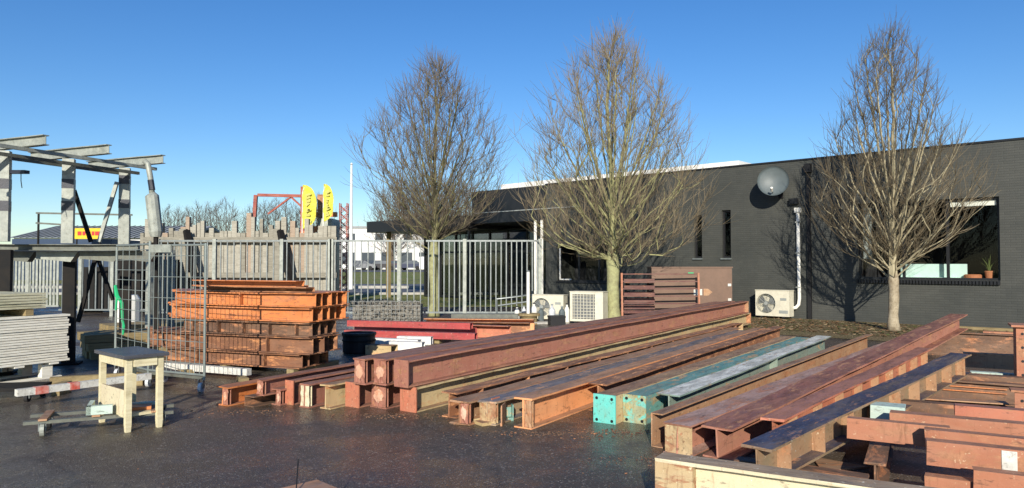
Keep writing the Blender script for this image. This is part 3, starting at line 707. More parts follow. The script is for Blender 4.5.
mb = MB(); mb.bar((x2-.1, Yg+.3, P3(0, 214).z), (P3(335, 250).x, Yg+.3, P3(0, 214).z), .2); mb.bar((x2-.3, Yg-.1, P3(0, 238).z), (x2+1.0, Yg-.1, P3(0, 225).z), .22); part('winch_arm', mb, 'orange2', ga)
mb = MB(); mb.b2(P3(322, 0).x, P3(336, 0).x, Yg-.4, Yg+.9, 0, P3(0, 219).z); part('winch_housing', mb, 'galvpost', ga, 'grey-green rusty housing at the foot of the gantry')
def banner(label, px0, px1, yt, yb, Y, side):
    t = thing('feather_banner', label, 'banner', (A(px0 if side > 0 else px1, 250, Y).x, Y, 0), 0, 'yellow feather banners by the gantry')
    w_ = (px1-px0)/FPX*Y; zb = A(0, yb, Y).z; zt = A(0, yt, Y).z; h = zt-zb
    mb = MB(); mb.tube([(0, 0, 0), (0, 0, zb), (0, 0, zt-.3), (side*.1, 0, zt)], [.03, .025, .018, .01], 6); part('pole', mb, 'white', t)
    # sail-shaped cloth with slight folds
    mb = MB(); n = 14; vs = []
    for i in range(n+1):
        u = i/n; ww = w_*(.12+.88*max(0, 1-abs((u-.47)/.54)**3)**.6)
        for j in range(4): vs.append((side*ww*j/3, .05*math.sin(i*1.1+j*1.7), zb+h*u-.12*(1-u)*j/3*(-1)))
    fs = [(i*4+j, i*4+j+1, (i+1)*4+j+1, (i+1)*4+j) for i in range(n) for j in range(3)]
    mb.add(vs, fs); cl = part('cloth', mb, 'yellow', t)
    so_ = cl.modifiers.new('thick', 'SOLIDIFY'); so_.thickness = .01
    mb = MB(); rr = random.Random(int(px0))
    for i in range(9):
        z = zb+h*(.16+.075*i); x = side*w_*.28; mb.bar((x, -.07, z), (x+side*w_*rr.uniform(.22, .42), -.07, z+rr.uniform(-.08, .1)), .012, .07+.05*rr.random())
    part('print', mb, 'ink', t)
banner('broad yellow feather banner nearest the red gantry post', 302, 316, 185, 229, 29, 1)
banner('narrower yellow feather banner right of the rusty tower', 323, 333, 184, 222, 29, 1)
# ------------------------------------------------------------------ timber wall behind the fence
Yt = 25.5
tw_ = thing('timber_wall', 'rough wall of old upright timbers with uneven tops behind the bar fence', 'wall', (0, 0, 0))
rr = random.Random(3); x = A(141, 250, Yt).x; xe = A(336, 250, Yt).x; zr1 = A(0, 238, Yt).z
za, zb_ = MB(), MB(); ends = MB()
while x < xe:
    wd = rr.uniform(.11, .2); 
    top = A(0, rr.choice([213, 217, 221, 225, 228, 231, 223, 219, 231, 227]), Yt).z if x < A(318, 0, Yt).x else A(0, 226, Yt).z
    if rr.random() < .22: top = A(0, 233, Yt).z
    q_ = rr.random(); tgt = ends if q_ < .22 else zb_ if q_ < .55 else za
    tgt.box((x+wd/2, Yt+rr.uniform(-.05, .05), top/2), (wd-.012, rr.uniform(.12, .2), top), rz=rr.uniform(-.05, .05)); x += wd
part('timber', za, 'fencewood', tw_); part('timber', zb_, 'greytimber', tw_, 'paler grey timbers'); part('timber', ends, 'pinkend', tw_, 'timbers with pinkish newer wood')
x0 = A(150, 250, Yt).x
for zz in (zr1, A(0, 273, Yt).z):
    mb = MB(); mb.b2(x0-.1, xe+.1, Yt-.32, Yt-.16, zz-.16, zz+.02); part('rail', mb, 'fencewood', tw_)
for px in (192, 284):
    xx = A(px, 250, Yt).x; mb = MB(); mb.bar((xx, Yt-.45, zr1+.25), (xx+.75, Yt-1.0, 0), .2, .14); part('prop', mb, 'blacksteel', tw_)
    mb = MB(); mb.bar((xx-.12, Yt-.42, 0), (xx-.12, Yt-.42, zr1+.3), .24, .16); part('post', mb, 'fencewood', tw_)
# ------------------------------------------------------------------ fences
def bar_fence(label, pxa, pxb, Y, ztop, group=None, skew=0, sp=.185, barw=.028, name='bar_fence', mt_='galv', posts=(0, .5, 1), dbl=False):
    xa, xb = A(pxa, 250, Y).x, A(pxb, 250, Y+skew).x; L = math.hypot(xb-xa, skew)
    t = thing(name, label, 'fence', (xa, Y, 0), math.atan2(skew, xb-xa), group)
    mb = MB(); mb.b2(0, L, -.03, .03, ztop-.05, ztop); part('rail', mb, mt_, t)
    mb = MB(); mb.b2(0, L, -.03, .03, .18, .23); part('rail', mb, mt_, t)
    mb = MB(); n = int(L/sp)
    for k in range(n):
        x = (k+.5)*L/n; mb.b2(x-barw/2, x+barw/2, -.016, .016, .231, ztop-.051)
        if dbl: mb.add([(x-barw/2, -.01, ztop+.001), (x+barw/2, -.01, ztop+.001), (x, -.01, ztop+.14), (x-barw/2, .01, ztop+.001), (x+barw/2, .01, ztop+.001), (x, .01, ztop+.14)], [(0, 1, 2), (3, 5, 4), (0, 2, 5, 3), (1, 4, 5, 2)])
    part('bars', mb, mt_, t)
    for u in posts: mb = MB(); mb.b2(u*L-.05, u*L+.05, -.051, .051, 0, ztop+.03); part('post', mb, 'galvpost', t)
    return t
zf = A(0, 240, 20.8).z
bar_fence('galvanised bar fence in front of the timber wall with banners behind', 158, 330, 20.8, zf, 'galvanised bar fence panels', posts=(0, .33, .72, 1))
bar_fence('galvanised bar fence between the flagpole and the bare tree', 332, 424, 20.8, zf, 'galvanised bar fence panels', posts=(.0, .73,))
bar_fence('galvanised bar gate in front of the dark entrance', 426, 540, 20.8, zf, 'galvanised bar fence panels', sp=.145, barw=.03, posts=(.34, 1), name='bar_gate')
bar_fence('pale palisade fence behind the stacked white boards', 8, 60, 24, A(0, 258, 24).z, None, sp=.11, barw=.07, name='palisade_fence', posts=(.4,), mt_='galvpost')
bar_fence('dark bar fence behind the rack legs and the roll cage', 60, 166, 22, A(0, 252, 22).z, None, sp=.2, barw=.04, name='bar_fence', posts=(.2, .5, .85))
bar_fence('short leaning bar panel propped right behind the roll cage', 150, 172, 14.5, A(0, 251, 14.5).z, None, sp=.1, barw=.028, name='leaning_fence', posts=(0, 1), skew=.5)
# dark stored things behind the rack
mb = MB()
for i, (px, wd, h) in enumerate(((98, 1.3, 1.5), (140, 1.5, 1.75))):
    t = thing('dark_container', ['low dark steel container behind the rack braces', 'taller dark steel container behind the roll cage'][i], 'container', (A(px, 250, 23.6).x, 23.6, 0), 0)
    m_ = MB(); m_.b2(-wd/2, wd/2, 0, 1.2, .1, h); part('body', m_, 'blacksteel', t)
    for k in range(6): 
        m_ = MB(); m_.bar((-wd/2+wd*(k+.5)/6, -.03, .15), (-wd/2+wd*(k+.5)/6, -.03, h-.05), .06, .05); part('rib', m_, 'blacksteel', t)
    m_ = MB(); m_.b2(-wd/2+.05, -wd/2+.2, 0.05, 1.15, 0, .098); m_.b2(wd/2-.2, wd/2-.05, .05, 1.15, 0, .098); part('skid', m_, 'blacksteel', t)
t = thing('white_tank', 'pale plastic tank standing behind the roll cage mesh', 'tank', Vector((A(129, 250, 17).x, 17, 0)))
m_ = MB(); h = A(0, 295, 17).z; m_.lathe([(0, .2), (.24, .2), (.26, .25), (.26, h-.1), (.2, h), (.07, h), (.07, h+.06), (0, h+.06)], 14); part('vessel', m_, 'white', t, smooth=False)
m_ = MB(); m_.b2(-.3, .3, -.25, .25, 0, .198); part('stand', m_, 'blacksteel', t)
# ------------------------------------------------------------------ steel rack at left
YB = 11.5
rk = thing('steel_rack', 'tall storage rack with banded pale posts and cantilever arms at the left edge', 'rack', (0, 0, 0))
posts = [(-7.49+.02, 10.55), (-7.1, 11.5), (-6.74, 12.5)]; tops = [3.26, 3.28, 3.27]; zb0 = 1.93
for (x, y), zt in zip(posts, tops):
    rz = .35
    mb = MB(); mb.box((x, y, (zb0+zt)/2), (.165, .14, zt-zb0), rz=rz); pp = part('post', mb, 'galvpost', rk)
    for px_z in (A(0, 184 if y < 12 else 180, y).z, A(0, 206 if y < 12 else 204, y).z):
        mb = MB(); mb.box((x, y, px_z), (.171, .146, .15), rz=rz); part('painted_band', mb, 'band', pp)
    mb = MB(); mb.box((x+.03, y+.02, zb0/2-.06), (.17, .15, zb0-.12), rz=rz); part('leg', mb, 'blacksteel', rk)
    mb = MB(); mb.box((x, y, .02), (.42, .34, .03), rz=rz); part('base_plate', mb, 'blacksteel', rk)
def isec(L, h, b, tf=.02, tw=.012, rag=0, rg=random, skew=0):
    """I section along +x from 0 to L, bottom centre at origin; rag makes torch-cut ends"""
    hb, hw = b/2, tw/2
    pf = [(-hb, 0), (hb, 0), (hb, tf), (hw, tf), (hw, h-tf), (hb, h-tf), (hb, h), (-hb, h), (-hb, h-tf), (-hw, h-tf), (-hw, tf), (-hb, tf)]
    mb = MB(); n = max(3, int(L/.22)); vs = []; rj = random.Random(int(L*1000)+int(h*999)); jt = [0]*12
    for i in range(n+1):
        for (y, z) in pf:
            x = L*i/n
            if i == 0 or i == n: x += rg.uniform(-rag, rag)+skew*y
            e = abs(y) > hw+.001
            vs.append((x, y+(rj.uniform(-.0035, .0035) if e else 0), z+(rj.uniform(-.0022, .0022) if e and z > tf*1.5 else 0)+.004*math.sin(i*.37+L)*(z > h*.5)))
    k = 12; fs = [(i*k+j, (i+1)*k+j, (i+1)*k+(j+1) % k, i*k+(j+1) % k) for i in range(n) for j in range(k)]
    e = n*k
    for o, fl in ((0, 1), (e, 0)):
        for q in ((0, 1, 2, 3, 10, 11), (3, 4, 9, 10), (4, 5, 6, 7, 8, 9)):
            q = [o+v for v in q]; fs.append(tuple(q if fl else q[::-1]))
    return mb.add(vs, fs)
def boxsec(L, h, b, th=.008, **k):
    mb = MB(); hb = b/2
    o = [(-hb, 0), (hb, 0), (hb, h), (-hb, h)]; i_ = [(-hb+th, th), (hb-th, th), (hb-th, h-th), (-hb+th, h-th)]
    vs = [(x, y, z) for x in (0, L) for (y, z) in o+i_]
    fs = [(0, 8, 9, 1), (1, 9, 10, 2), (2, 10, 11, 3), (3, 11, 8, 0), (4, 5, 13, 12), (5, 6, 14, 13), (6, 7, 15, 14), (7, 4, 12, 15)]
    for o_ in (0, 8): fs += [(o_+j, o_+(j+1) % 4, o_+4+(j+1) % 4, o_+4+j) for j in range(4)]
    return mb.add(vs, fs)
def csec(L, h, b, th=.012, rag=0, rg=random, flip=False, **k):    # channel: web on the +y side, or -y when flipped
    pf = [(-b/2, 0), (b/2, 0), (b/2, h), (-b/2, h), (-b/2, h-th), (b/2-th, h-th), (b/2-th, th), (-b/2, th)]
    vs = [(x+rg.uniform(-rag, rag), y, z) for x in (0, L) for (y, z) in pf]; mb = MB()
    fs = [(j, 8+j, 8+(j+1) % 8, (j+1) % 8) for j in range(8)]
    for o in (0, 8): fs += [tuple(o+v for v in q) for q in ((0, 1, 6, 7), (1, 2, 5, 6), (2, 3, 4, 5))]
    if flip: vs = [(x, -y, z) for x, y, z in vs]; fs = [tuple(f[::-1]) for f in fs]
    return mb.add(vs, fs)
# arms on top of the posts
ad = Vector((.935, -.355, 0)).normalized()
for (x, y), zt in zip(posts, tops):
    a = Vector((x, y, zt+.005))-ad*.88
    o = part('arm', isec(1.75, .15, .1, .012, .01), 'galvpost', rk); o.location = a; o.rotation_euler = (0, -.02, math.atan2(ad.y, ad.x))
ld = Vector((posts[2][0]-posts[0][0], posts[2][1]-posts[0][1], 0)).normalized()
for s, z in ((.55, 3.245), (-.55, 3.25), (-.15, 3.19), (0.15, 3.19)):
    p = Vector((posts[0][0], posts[0][1], z))+ad*s-ld*1.6; q = Vector((posts[2][0], posts[2][1], z))+ad*s+ld*.15
    mb = MB(); mb.bar(p, q, .05, .05); part('purlin', mb, 'rackbeam' if abs(s) < .3 else 'galvpost', rk)
hy = 10.95; zh = A(0, 244, hy).z; xl = A(-30, 0, hy).x; xr = A(141, 0, hy+.1).x
o = part('shelf_beam', isec(xr-xl, .1, .16, .012, .01), 'rackbeam', rk); o.location = (xl, hy, zh-.1); o.rotation_euler = (0, 0, .05)
for px in (8, 52, 96, 132):
    xx = A(px, 0, hy).x; mb = MB(); mb.prism([(-.32, 0), (.32, 0), (.2, -.17), (-.32, -.12)], 'y', -.07, .07)
    o = part('bracket', mb, 'rackbeam' if px != 52 else 'galvpost', rk); o.location = (xx, hy+.3, zh-.102); o.rotation_euler = (0, 0, .05)
for a_, b_, m_ in (((74, 190, 11.9), (91, 242, 12.1), 'blacksteel'), ((117, 182, 12.3), (99, 242, 12.1), 'galvpost'), ((96, 256, 12.1), (78, 322, 12.1), 'blacksteel'), ((97, 256, 12.2), (113, 300, 12.2), 'blacksteel')):
    mb = MB(); mb.bar(A(*a_), A(*b_), .06, .04); part('brace', mb, m_, rk)
mb = MB(); mb.bar(A(6, 172, 10.6), A(27, 172, 10.5), .09, .05); part('hook_arm', mb, 'band', rk)
mb = MB(); mb.tube([A(21, 172, 10.5), A(21, 181, 10.5), A(22, 188, 10.5)], .006, 4); part('hanging_wire', mb, 'blacksteel', rk)
bp = thing('bent_pipe', 'bent pale pipe with thick sleeve leaning on the right end of the rack', 'pipe', A(154, 236, 11.6)*1)
o0 = bp.location.copy()
mb = MB(); mb.tube([A(144.5, 161, 11.6)-o0, A(148, 164, 11.6)-o0, A(150.5, 178, 11.6)-o0, A(152.5, 198, 11.6)-o0], .045, 8); part('pipe', mb, 'galvpost', bp, smooth=True)
mb = MB(); mb.tube([A(150.6, 180, 11.59)-o0, A(152.2, 190, 11.59)-o0], .05, 8); part('band', mb, 'band', bp)
mb = MB(); mb.tube([A(151, 194, 11.6)-o0, A(152, 196, 11.6)-o0, A(156, 232, 11.6)-o0, A(156, 237, 11.6)-o0], [.07, .105, .105, .08], 12); part('sleeve', mb, 'galvpost', bp)
mb = MB(); mb.tube([A(156, 237, 11.6)-o0, Vector((A(157, 300, 11.6).x, 11.6, 0))-o0], .04, 8); part('stem', mb, 'blacksteel', bp)
# ------------------------------------------------------------------ boards stack at left
def dirv(vp): a = yawv(vp); return Vector((math.cos(a), math.sin(a), 0))
va = yawv(900); vd = dirv(900); vn = Vector((-vd.y, vd.x, 0))        # vn points to the left of the run
c0 = G(68, 377)                                                         # near-right corner on the ground
def board_stack(label, org, L, wd, z0, n, th, m, grp, seed, name='board_stack'):
    r = random.Random(seed)
    t = thing(name, label, 'boards', (org.x, org.y, z0), va, grp)
    for i in range(n):
        mb = MB(); j = r.uniform(-.012, .012); e = r.uniform(-.015, .012)
        rows = 6; tt = r.uniform(-.014, .014); q = (wd/rows)
        for k in range(rows): mb.b2(-L+r.uniform(-.03, .03), tt+r.uniform(-.01, .01)+e, k*q+j+.004, (k+1)*q+j-.004, i*th+.004, (i+1)*th-.003)
        part('board', mb, m, t)
    return t
# long direction runs towards the viewer: far end at c0
board_stack('tall stack of whitewashed boards standing on a low pallet at the left edge', c0, 2.6, 1.25, .235, 19, .0347, 'plank', None, 1)
board_stack('upper short stack of mossy grey boards lying on the tall white stack', c0-vd*.3+vn*.02, 2.2, 1.15, .99, 6, .036, 'plankold', None, 2)
pl = thing('pallet', 'white pallet under the tall board stack', 'pallet', (c0.x, c0.y, 0), va)
for k in range(3):
    mb = MB(); mb.b2(-2.45, -.05, .06+k*.5, .16+k*.5, .002, .03); part('runner', mb, 'plank', pl)
    for x in (-2.4, -1.35, -.32):
        mb = MB(); mb.b2(x, x+.14, .06+k*.5, .16+k*.5, .031, .205); part('block', mb, 'plank', pl)
mb = MB(); 
for x in (-2.5, -1.9, -1.35, -.7, -.25): mb.b2(x, x+.12, .0, 1.22, .206, .232)
part('deck', mb, 'plank', pl)
for i, (x, y) in enumerate(((-.55, .05), (-1.5, .05), (-2.3, .05))):
    mb = MB(); mb.b2(0, .1, 0, 1.1, 0, .088)
    p = c0+vd*x+vn*y; single('timber_spacer', mb, 'sleeper', ['right hand', 'middle', 'left hand'][i]+' timber spacer between the white stack and the mossy boards', 'timber', (p.x, p.y, .898), va, 'spacers between the two board stacks')
# ------------------------------------------------------------------ timber bundles behind the cage
def timber(label, px, py, L, w_, h, vp, m='sleeper', grp=None, z=0, dx=0, rows=(4, 3)):
    o = G(px, py, z); t = thing('timber_bundle', label, 'timber', (o.x, o.y, z), yawv(vp), grp); r = random.Random(int(px*7+py))
    for i in range(rows[1]):
        for k in range(rows[0]):
            mb = MB(); a = k*w_/rows[0]; b_ = i*h/rows[1]
            mb.b2(r.uniform(0, .12), L+r.uniform(-.2, .1), a+.006, a+w_/rows[0]-.006, b_+.004, b_+h/rows[1]-.004); part('timber', mb, m, t)
    return t
timber('mossy squared timber bundle lying behind the roll cage, nearer one', 83, 361, 3.3, .9, .42, 1400)
timber('low far timber bundle behind the nearer mossy one', 104, 343, 4.0, .9, .34, 1500)
mb = MB(); mb.bar((0, 0, .05), (1.6, .75, .05), .09, .08); single('loose_timber', mb, 'sleeper', 'single pale timber lying on the ground beside the rack leg', 'timber', G(50, 384))
# ------------------------------------------------------------------ barrier poles
def striped(label, p, q, r, reds, z):
    t = thing('barrier_pole', label, 'pole', (p.x, p.y, z)); d = (q-p); L = d.length; t.rotation_euler = (0, 0, math.atan2(d.y, d.x))
    mb = MB(); mb.b2(0, L, -r, r, -r, r); part('pole', mb, 'whitestrip', t)
    for a_, b_ in reds: mb = MB(); mb.b2(a_*L, b_*L, -r-.003, r+.003, -r-.003, r+.003); part('red_stripe', mb, 'redpaint', t)
    return t
striped('white barrier pole with two worn red stripes on the ground at left', G(16, 393, .2), G(150, 376, .2), .037, ((.12, .21), (.36, .43)), .2)
striped('plain white pole lying before the orange beam stack', G(167, 373), G(249, 380), .045, (), .11)
for i, (x, y) in enumerate(((60, 397), (140, 387), (172, 377), (242, 384))):
    mb = MB(); mb.b2(-.05, .05, -.12, .12, 0, .15 if i < 2 else .062); single('timber_spacer', mb, 'sleeper', ['timber block under the left of the striped barrier pole', 'timber block under the right of the striped barrier pole', 'timber block under the left end of the plain white pole', 'timber block under the right end of the plain white pole'][i], 'timber', G(x, y-2)+Vector((0, .03, 0)), .2*i, 'blocks under the white poles')
def castor(parent, x, y, r=.06, h=.12, m='rubber'):
    mb = MB(); mb.cyl((x-.018, y, r), (x+.018, y, r), r, 14); w_ = part('castor_wheel', mb, m, parent)
    mb = MB(); mb.b2(x-.032, x-.024, y-.025, y+.03, r-.01, h); mb.b2(x+.024, x+.032, y-.025, y+.03, r-.01, h); mb.b2(x-.032, x+.032, y-.03, y+.035, h, h+.008); part('fork', mb, 'galv', w_)
# dark small cart at the far left
t = thing('low_cart', 'low dark wheeled cart under the barrier pole at the left edge', 'cart', G(14, 400), .15)
mb = MB(); mb.b2(-.6, .3, -.2, .25, .13, .17); part('deck', mb, 'blacksteel', t)
for x in (-.5, .22):
    for y in (-.16, .2): castor(t, x, y, .055, .12)
# low dolly in front of the table
t = thing('dolly', 'low rusty two rail dolly with a pale bracket beside the work table', 'dolly', G(36, 437), .43)
for y in (0, .36): mb = MB(); mb.b2(-.1, 1.15, y-.03, y+.03, .12, .15); part('rail', mb, 'rackbeam', t)
for x in (.02, .45, .95): mb = MB(); mb.b2(x, x+.07, -.05, .42, .151, .168); part('cross_bar', mb, 'tan', t)
mb = MB(); mb.b2(.40, .62, -.03, .03, .169, .25); mb.b2(.40, .44, -.03, .33, .17, .25); mb.b2(.41, 1.0, .28, .34, .17, .2); part('bracket', mb, 'palegreen', t)
mb = MB(); mb.b2(.66, .95, .03, .2, .17, .2); part('orange_plate', mb, 'orange2', t)
castor(t, .05, .0, .062, .12, 'galvpost'); castor(t, 1.05, .0, .06, .12); castor(t, .05, .36, .06, .12); castor(t, 1.05, .36, .06, .12)
# ------------------------------------------------------------------ work table
P2 = G(125, 434); e1 = Vector((-.75, .66, 0)); e2 = Vector((.66, .75, 0)); an_ = math.atan2(e2.y, e2.x)
wt = thing('work_table', 'small pale timber work table with grey board top standing on the wet yard', 'table', (P2.x, P2.y, 0), an_)
L1, L2 = .36, .72           # local x = short side, local y = long side
for x in (0, L1-.0):
    for y in (0, L2):
        mb = MB(); a = x+(.035 if x == 0 else -.035); b_ = y+(.035 if y == 0 else -.035)
        mb.add([(a-.021, b_-.021, .0), (a+.021, b_-.021, 0), (a+.021, b_+.021, 0), (a-.021, b_+.021, 0)]+[(a-.026, b_-.026, .08), (a+.026, b_-.026, .08), (a+.026, b_+.026, .08), (a-.026, b_+.026, .08)]+[(a-.026, b_-.026, .70), (a+.026, b_-.026, .70), (a+.026, b_+.026, .70), (a-.026, b_+.026, .70)],
               [(3, 2, 1, 0)]+[(k+o, (k+1) % 4+o, (k+1) % 4+4+o, k+4+o) for o in (0, 4) for k in range(4)]+[(8, 9, 10, 11)])
        part('leg', mb, 'tableleg', wt)
mb = MB(); mb.b2(-.025, L1+.03, -.025, L2+.025, .702, .735); part('top', mb, 'tabletop', wt)
for (x0, x1, y0, y1) in ((.001, .02, .072, L2-.072), (L1-.02, L1-.001, .072, L2-.072), (.072, L1-.072, .001, .02), (.072, L1-.072, L2-.02, L2-.001)):
    mb = MB(); mb.b2(x0, x1, y0, y1, .62, .70); part('apron', mb, 'tableleg', wt)
mb = MB(); mb.b2(.012, L1-.012, .075, L2-.075, .14, .165); part('shelf', mb, 'tableleg', wt)
mb = MB(); mb.b2(.012, .03, .074, L2-.074, .166, .40); part('side_panel', mb, 'cream', wt, 'pale yellow panel below the table')
# ------------------------------------------------------------------ roll cage
ca = G(204, 393); cb_ = G(148, 387); cc = G(115, 377)
rc = thing('roll_cage', 'tall zinc wire roll cage on castors beside the orange beam stack', 'roll cage', (0, 0, 0))
def post_(p, z0, z1): mb = MB(); mb.tube([(p.x, p.y, z0), (p.x, p.y, z1)], .0165, 8); part('post', mb, 'wire', rc)
zt = 1.86
zr = 1.86
cd_ = ca+(cc-cb_)*1.0
for p, z1 in ((ca, 1.86), (cb_, 1.9), (cc, 1.84)): post_(p, .16, z1)
def panel(p, q, z0, z1, nv, nh, hm=.0042):
    mb = MB()
    for k in range(1, nv): a = p.lerp(q, k/nv); mb.tube([(a.x, a.y, z0), (a.x, a.y, z1)], hm, 5)
    for k in range(nh): z = z0+(z1-z0)*(k+.5)/nh; mb.tube([(p.x, p.y, z), (q.x, q.y, z)], hm*1.1, 5)
    part('mesh_panel', mb, 'wire', rc)
    mb = MB()
    for z in (z0, z1): mb = MB(); mb.tube([(p.x, p.y, z), (q.x, q.y, z)], .014, 6); part('panel_rail', mb, 'wire', rc)
panel(cb_, ca, .22, 1.84, 12, 6); panel(cc, cb_, .22, 1.86, 5, 12)
mb = MB(); dpt = [ca, cb_, cc, cd_]; 
vs = [(p.x, p.y, z) for z in (.165, .2) for p in dpt]; mb.add(vs, [(0, 1, 2, 3), (7, 6, 5, 4), (0, 4, 5, 1), (1, 5, 6, 2), (2, 6, 7, 3), (3, 7, 4, 0)]); part('base_deck', mb, 'rackbeam', rc)
for p in dpt:
    q = p.lerp((ca+cc)/2, .06); mb = MB(); mb.cyl((q.x-.02, q.y, .062), (q.x+.02, q.y, .062), .062, 14); w_ = part('castor_wheel', mb, 'bag', rc)
    mb = MB(); mb.b2(q.x-.032, q.x-.024, q.y-.02, q.y+.03, .05, .163); mb.b2(q.x+.024, q.x+.032, q.y-.02, q.y+.03, .05, .163); part('fork', mb, 'galv', w_)
mb = MB(); a = cb_.lerp(ca, .15); d_ = (ca-cb_).normalized(); mb.bar((cb_.x+.02, cb_.y-.03, 1.80), (cb_.x+d_.x*.42, cb_.y+d_.y*.42-.03, 1.80), .02, .10); part('label_plate', mb, 'galvpost', rc)
mb = MB(); p = cc; mb.tube([(p.x+.0, p.y-.03, 1.3), (p.x+.03, p.y-.035, 1.15), (p.x+.10, p.y-.03, 1.05), (p.x+.11, p.y-.03, .8), (p.x+.13, p.y-.03, .72), (p.x+.12, p.y-.03, .6)], [.02, .03, .022, .018, .02, .012], 6)
mb.tube([(p.x+.03, p.y-.035, 1.15), (p.x+.02, p.y-.04, .95)], .014, 5)
single('green_strap', mb, 'green', 'green strap hanging knotted on the roll cage corner', 'strap')
# ------------------------------------------------------------------ steel beams
def beam(label, p, yaw, L, h, b, m, sec='I', pitch=0, tf=.018, tw=.012, rag=.006, plate=None, fplate=None, stiff=0, group=None, holes=0, cap=None, seed=None, extra=None, name=None, cat='beam'):
    r = random.Random(seed if seed is not None else int(abs(p.x*991+p.y*337+L*71)))
    flip = sec == 'F'; sec = 'C' if flip else sec; fn = {'I': isec, 'B': boxsec, 'C': csec}[sec]
    mb = fn(L, h, b, rag=rag, rg=r, flip=flip) if sec != 'I' else isec(L, h, b, tf, tw, rag, r)
    nm = name or {'I': 'steel_girder', 'B': 'box_girder', 'C': 'steel_channel'}[sec]
    rot = (0, -pitch, yaw)
    if not (plate or fplate or stiff or holes or cap or extra):
        return single(nm, mb, m, label, cat, p, 0, group, rot=rot)
    t = thing(nm, label, cat, p, 0, group, rot=rot); part('beam_section', mb, m, t)
    if plate:
        q = MB(); q.b2(-.016, -.001, -b/2-.006, b/2+.006, -.0, h+.006); pp = part('end_plate', q, plate, t)
        if holes:
            for sy in (-1, 1):
                for sz in (.12, .88): q = MB(); q.cyl((-.019, sy*b*.36, h*sz), (-.0165, sy*b*.36, h*sz), .016, 10); part('bolt_hole', q, 'black', pp)
    if fplate: q = MB(); q.b2(L+.001, L+.016, -b/2-.004, b/2+.004, .0, h+.004); part('end_plate', q, fplate, t)
    if stiff:
        for k in range(stiff):
            x = L*(k+.5)/stiff; q = MB(); q.b2(x-.006, x+.006, -b/2+.004, -tw/2-.001, tf+.001, h-tf-.001); part('stiffener', q, extra if extra in M else m, t)
    if cap:                                           # rough plate / packed rust filling the near end between the flanges
        w0, w1, mc = cap; q = MB(); ny, nz = 4, 5; vs = []
        for a in range(ny+1):
            for c in range(nz+1):
                vs.append((r.uniform(.004, .016), w0+(w1-w0)*a/ny+r.uniform(-.005, .005)*(0 < a < ny), tf+.001+(h-2*tf-.002)*c/nz))
        q.add(vs, [(a*(nz+1)+c, a*(nz+1)+c+1, (a+1)*(nz+1)+c+1, (a+1)*(nz+1)+c) for a in range(ny) for c in range(nz)])
        e0 = [(.05, y, z) for y in (w0, w1) for z in (tf+.002, h-tf-.002)]
        q.add(e0, [(0, 1, 3, 2)])
        pp = part('end_infill', q, 'purple' if mc == 'scab' else mc, t)
        if mc == 'scab':
            q = MB(); n = 16; cy, cz = (w0+w1)/2, h/2; R1, R2 = (w1-w0)*.36, (h/2-tf)*.68
            ring = [(-.001, cy+R1*math.cos(2*PI*i/n)*r.uniform(.65, 1.1), cz+R2*math.sin(2*PI*i/n)*r.uniform(.65, 1.1)) for i in range(n)]
            q.add([(-.008, cy, cz)]+ring+[(.017, y, z) for _, y, z in ring], [(0, 1+(i+1) % n, 1+i) for i in range(n)]+[(1+i, 1+(i+1) % n, 1+n+(i+1) % n, 1+n+i) for i in range(n)])
            part('rust_blotch', q, 'scab', pp)
    return t
Ya = yawv(960)
# -- group A: left bundle of near ends
def gb(px, py, z=0): return G(px, py, z)
beam('bright orange beam at the left end of the row, nearest the roll cage', gb(222, 406), Ya, 5.2, .22, .20, 'orange2', cap=(-.09, .0, 'scab'), rag=.01)
beam('low dark brown channel beside the bright orange beam', gb(249, 407), Ya, 4.8, .12, .16, 'darkrust', sec='C')
beam('dark maroon beam with pale rust blobs on its end, left of the cream ended beam', gb(276, 405.5), Ya, 5.6, .19, .15, 'purple', cap=(-.065, .0, 'scab'))
beam('pinkish ragged ended beam resting on the low channel', gb(259, 396, .125)+Vector((0, 0, .0)), Ya+.02, 6.0, .185, .12, 'purple', rag=.03, cap=(-.055, .05, 'scab'))
beam('narrow beam closed by a plain dark red end plate', gb(290, 405), Ya, 6.4, .275, .12, 'purple', plate='redox')
beam('beam with a cream painted end between two red ones', gb(304, 408), Ya, 6.6, .265, .15, 'purple', cap=(-.07, .065, 'cream'), rag=.0)
beam('olive scaled beam with long pale web at the right of the left bundle', gb(325, 409.5), Ya, 6.8, .27, .155, 'olive', stiff=3)
# -- group B: maroon stack
Yb = yawv(1000)
beam('lower maroon beam with plain red end plate at the left of the tall stack', gb(353, 407.5), Yb, 13.0, .275, .20, 'purple', plate='redox', pitch=.008)
beam('lower middle maroon beam with pink scaled end', gb(378, 408.5), Yb, 12.2, .275, .25, 'purple', cap=(-.11, .11, 'scab'), pitch=.008)
beam('lower right beam with pale olive web under the maroon stack', gb(409, 412), Yb, 12.5, .27, .22, 'olive', plate='redox', fplate='brown', pitch=.008)
zb2 = .282
beam('upper left maroon beam on top of the tall stack', gb(359, 384.5, zb2), Yb, 12.1, .285, .185, 'purple', cap=(-.08, .08, 'scab'), pitch=.008)
beam('upper middle maroon beam on top of the tall stack', gb(379.5, 385, zb2), Yb, 12.4, .285, .20, 'purple', cap=(-.09, .09, 'scab'), pitch=.008)
beam('upper right maroon beam with long sunlit web, longest in the stack', gb(402, 387, zb2), Yb, 12.5, .285, .19, 'maroon', plate='purple', fplate='tan', cap=None, pitch=.008)
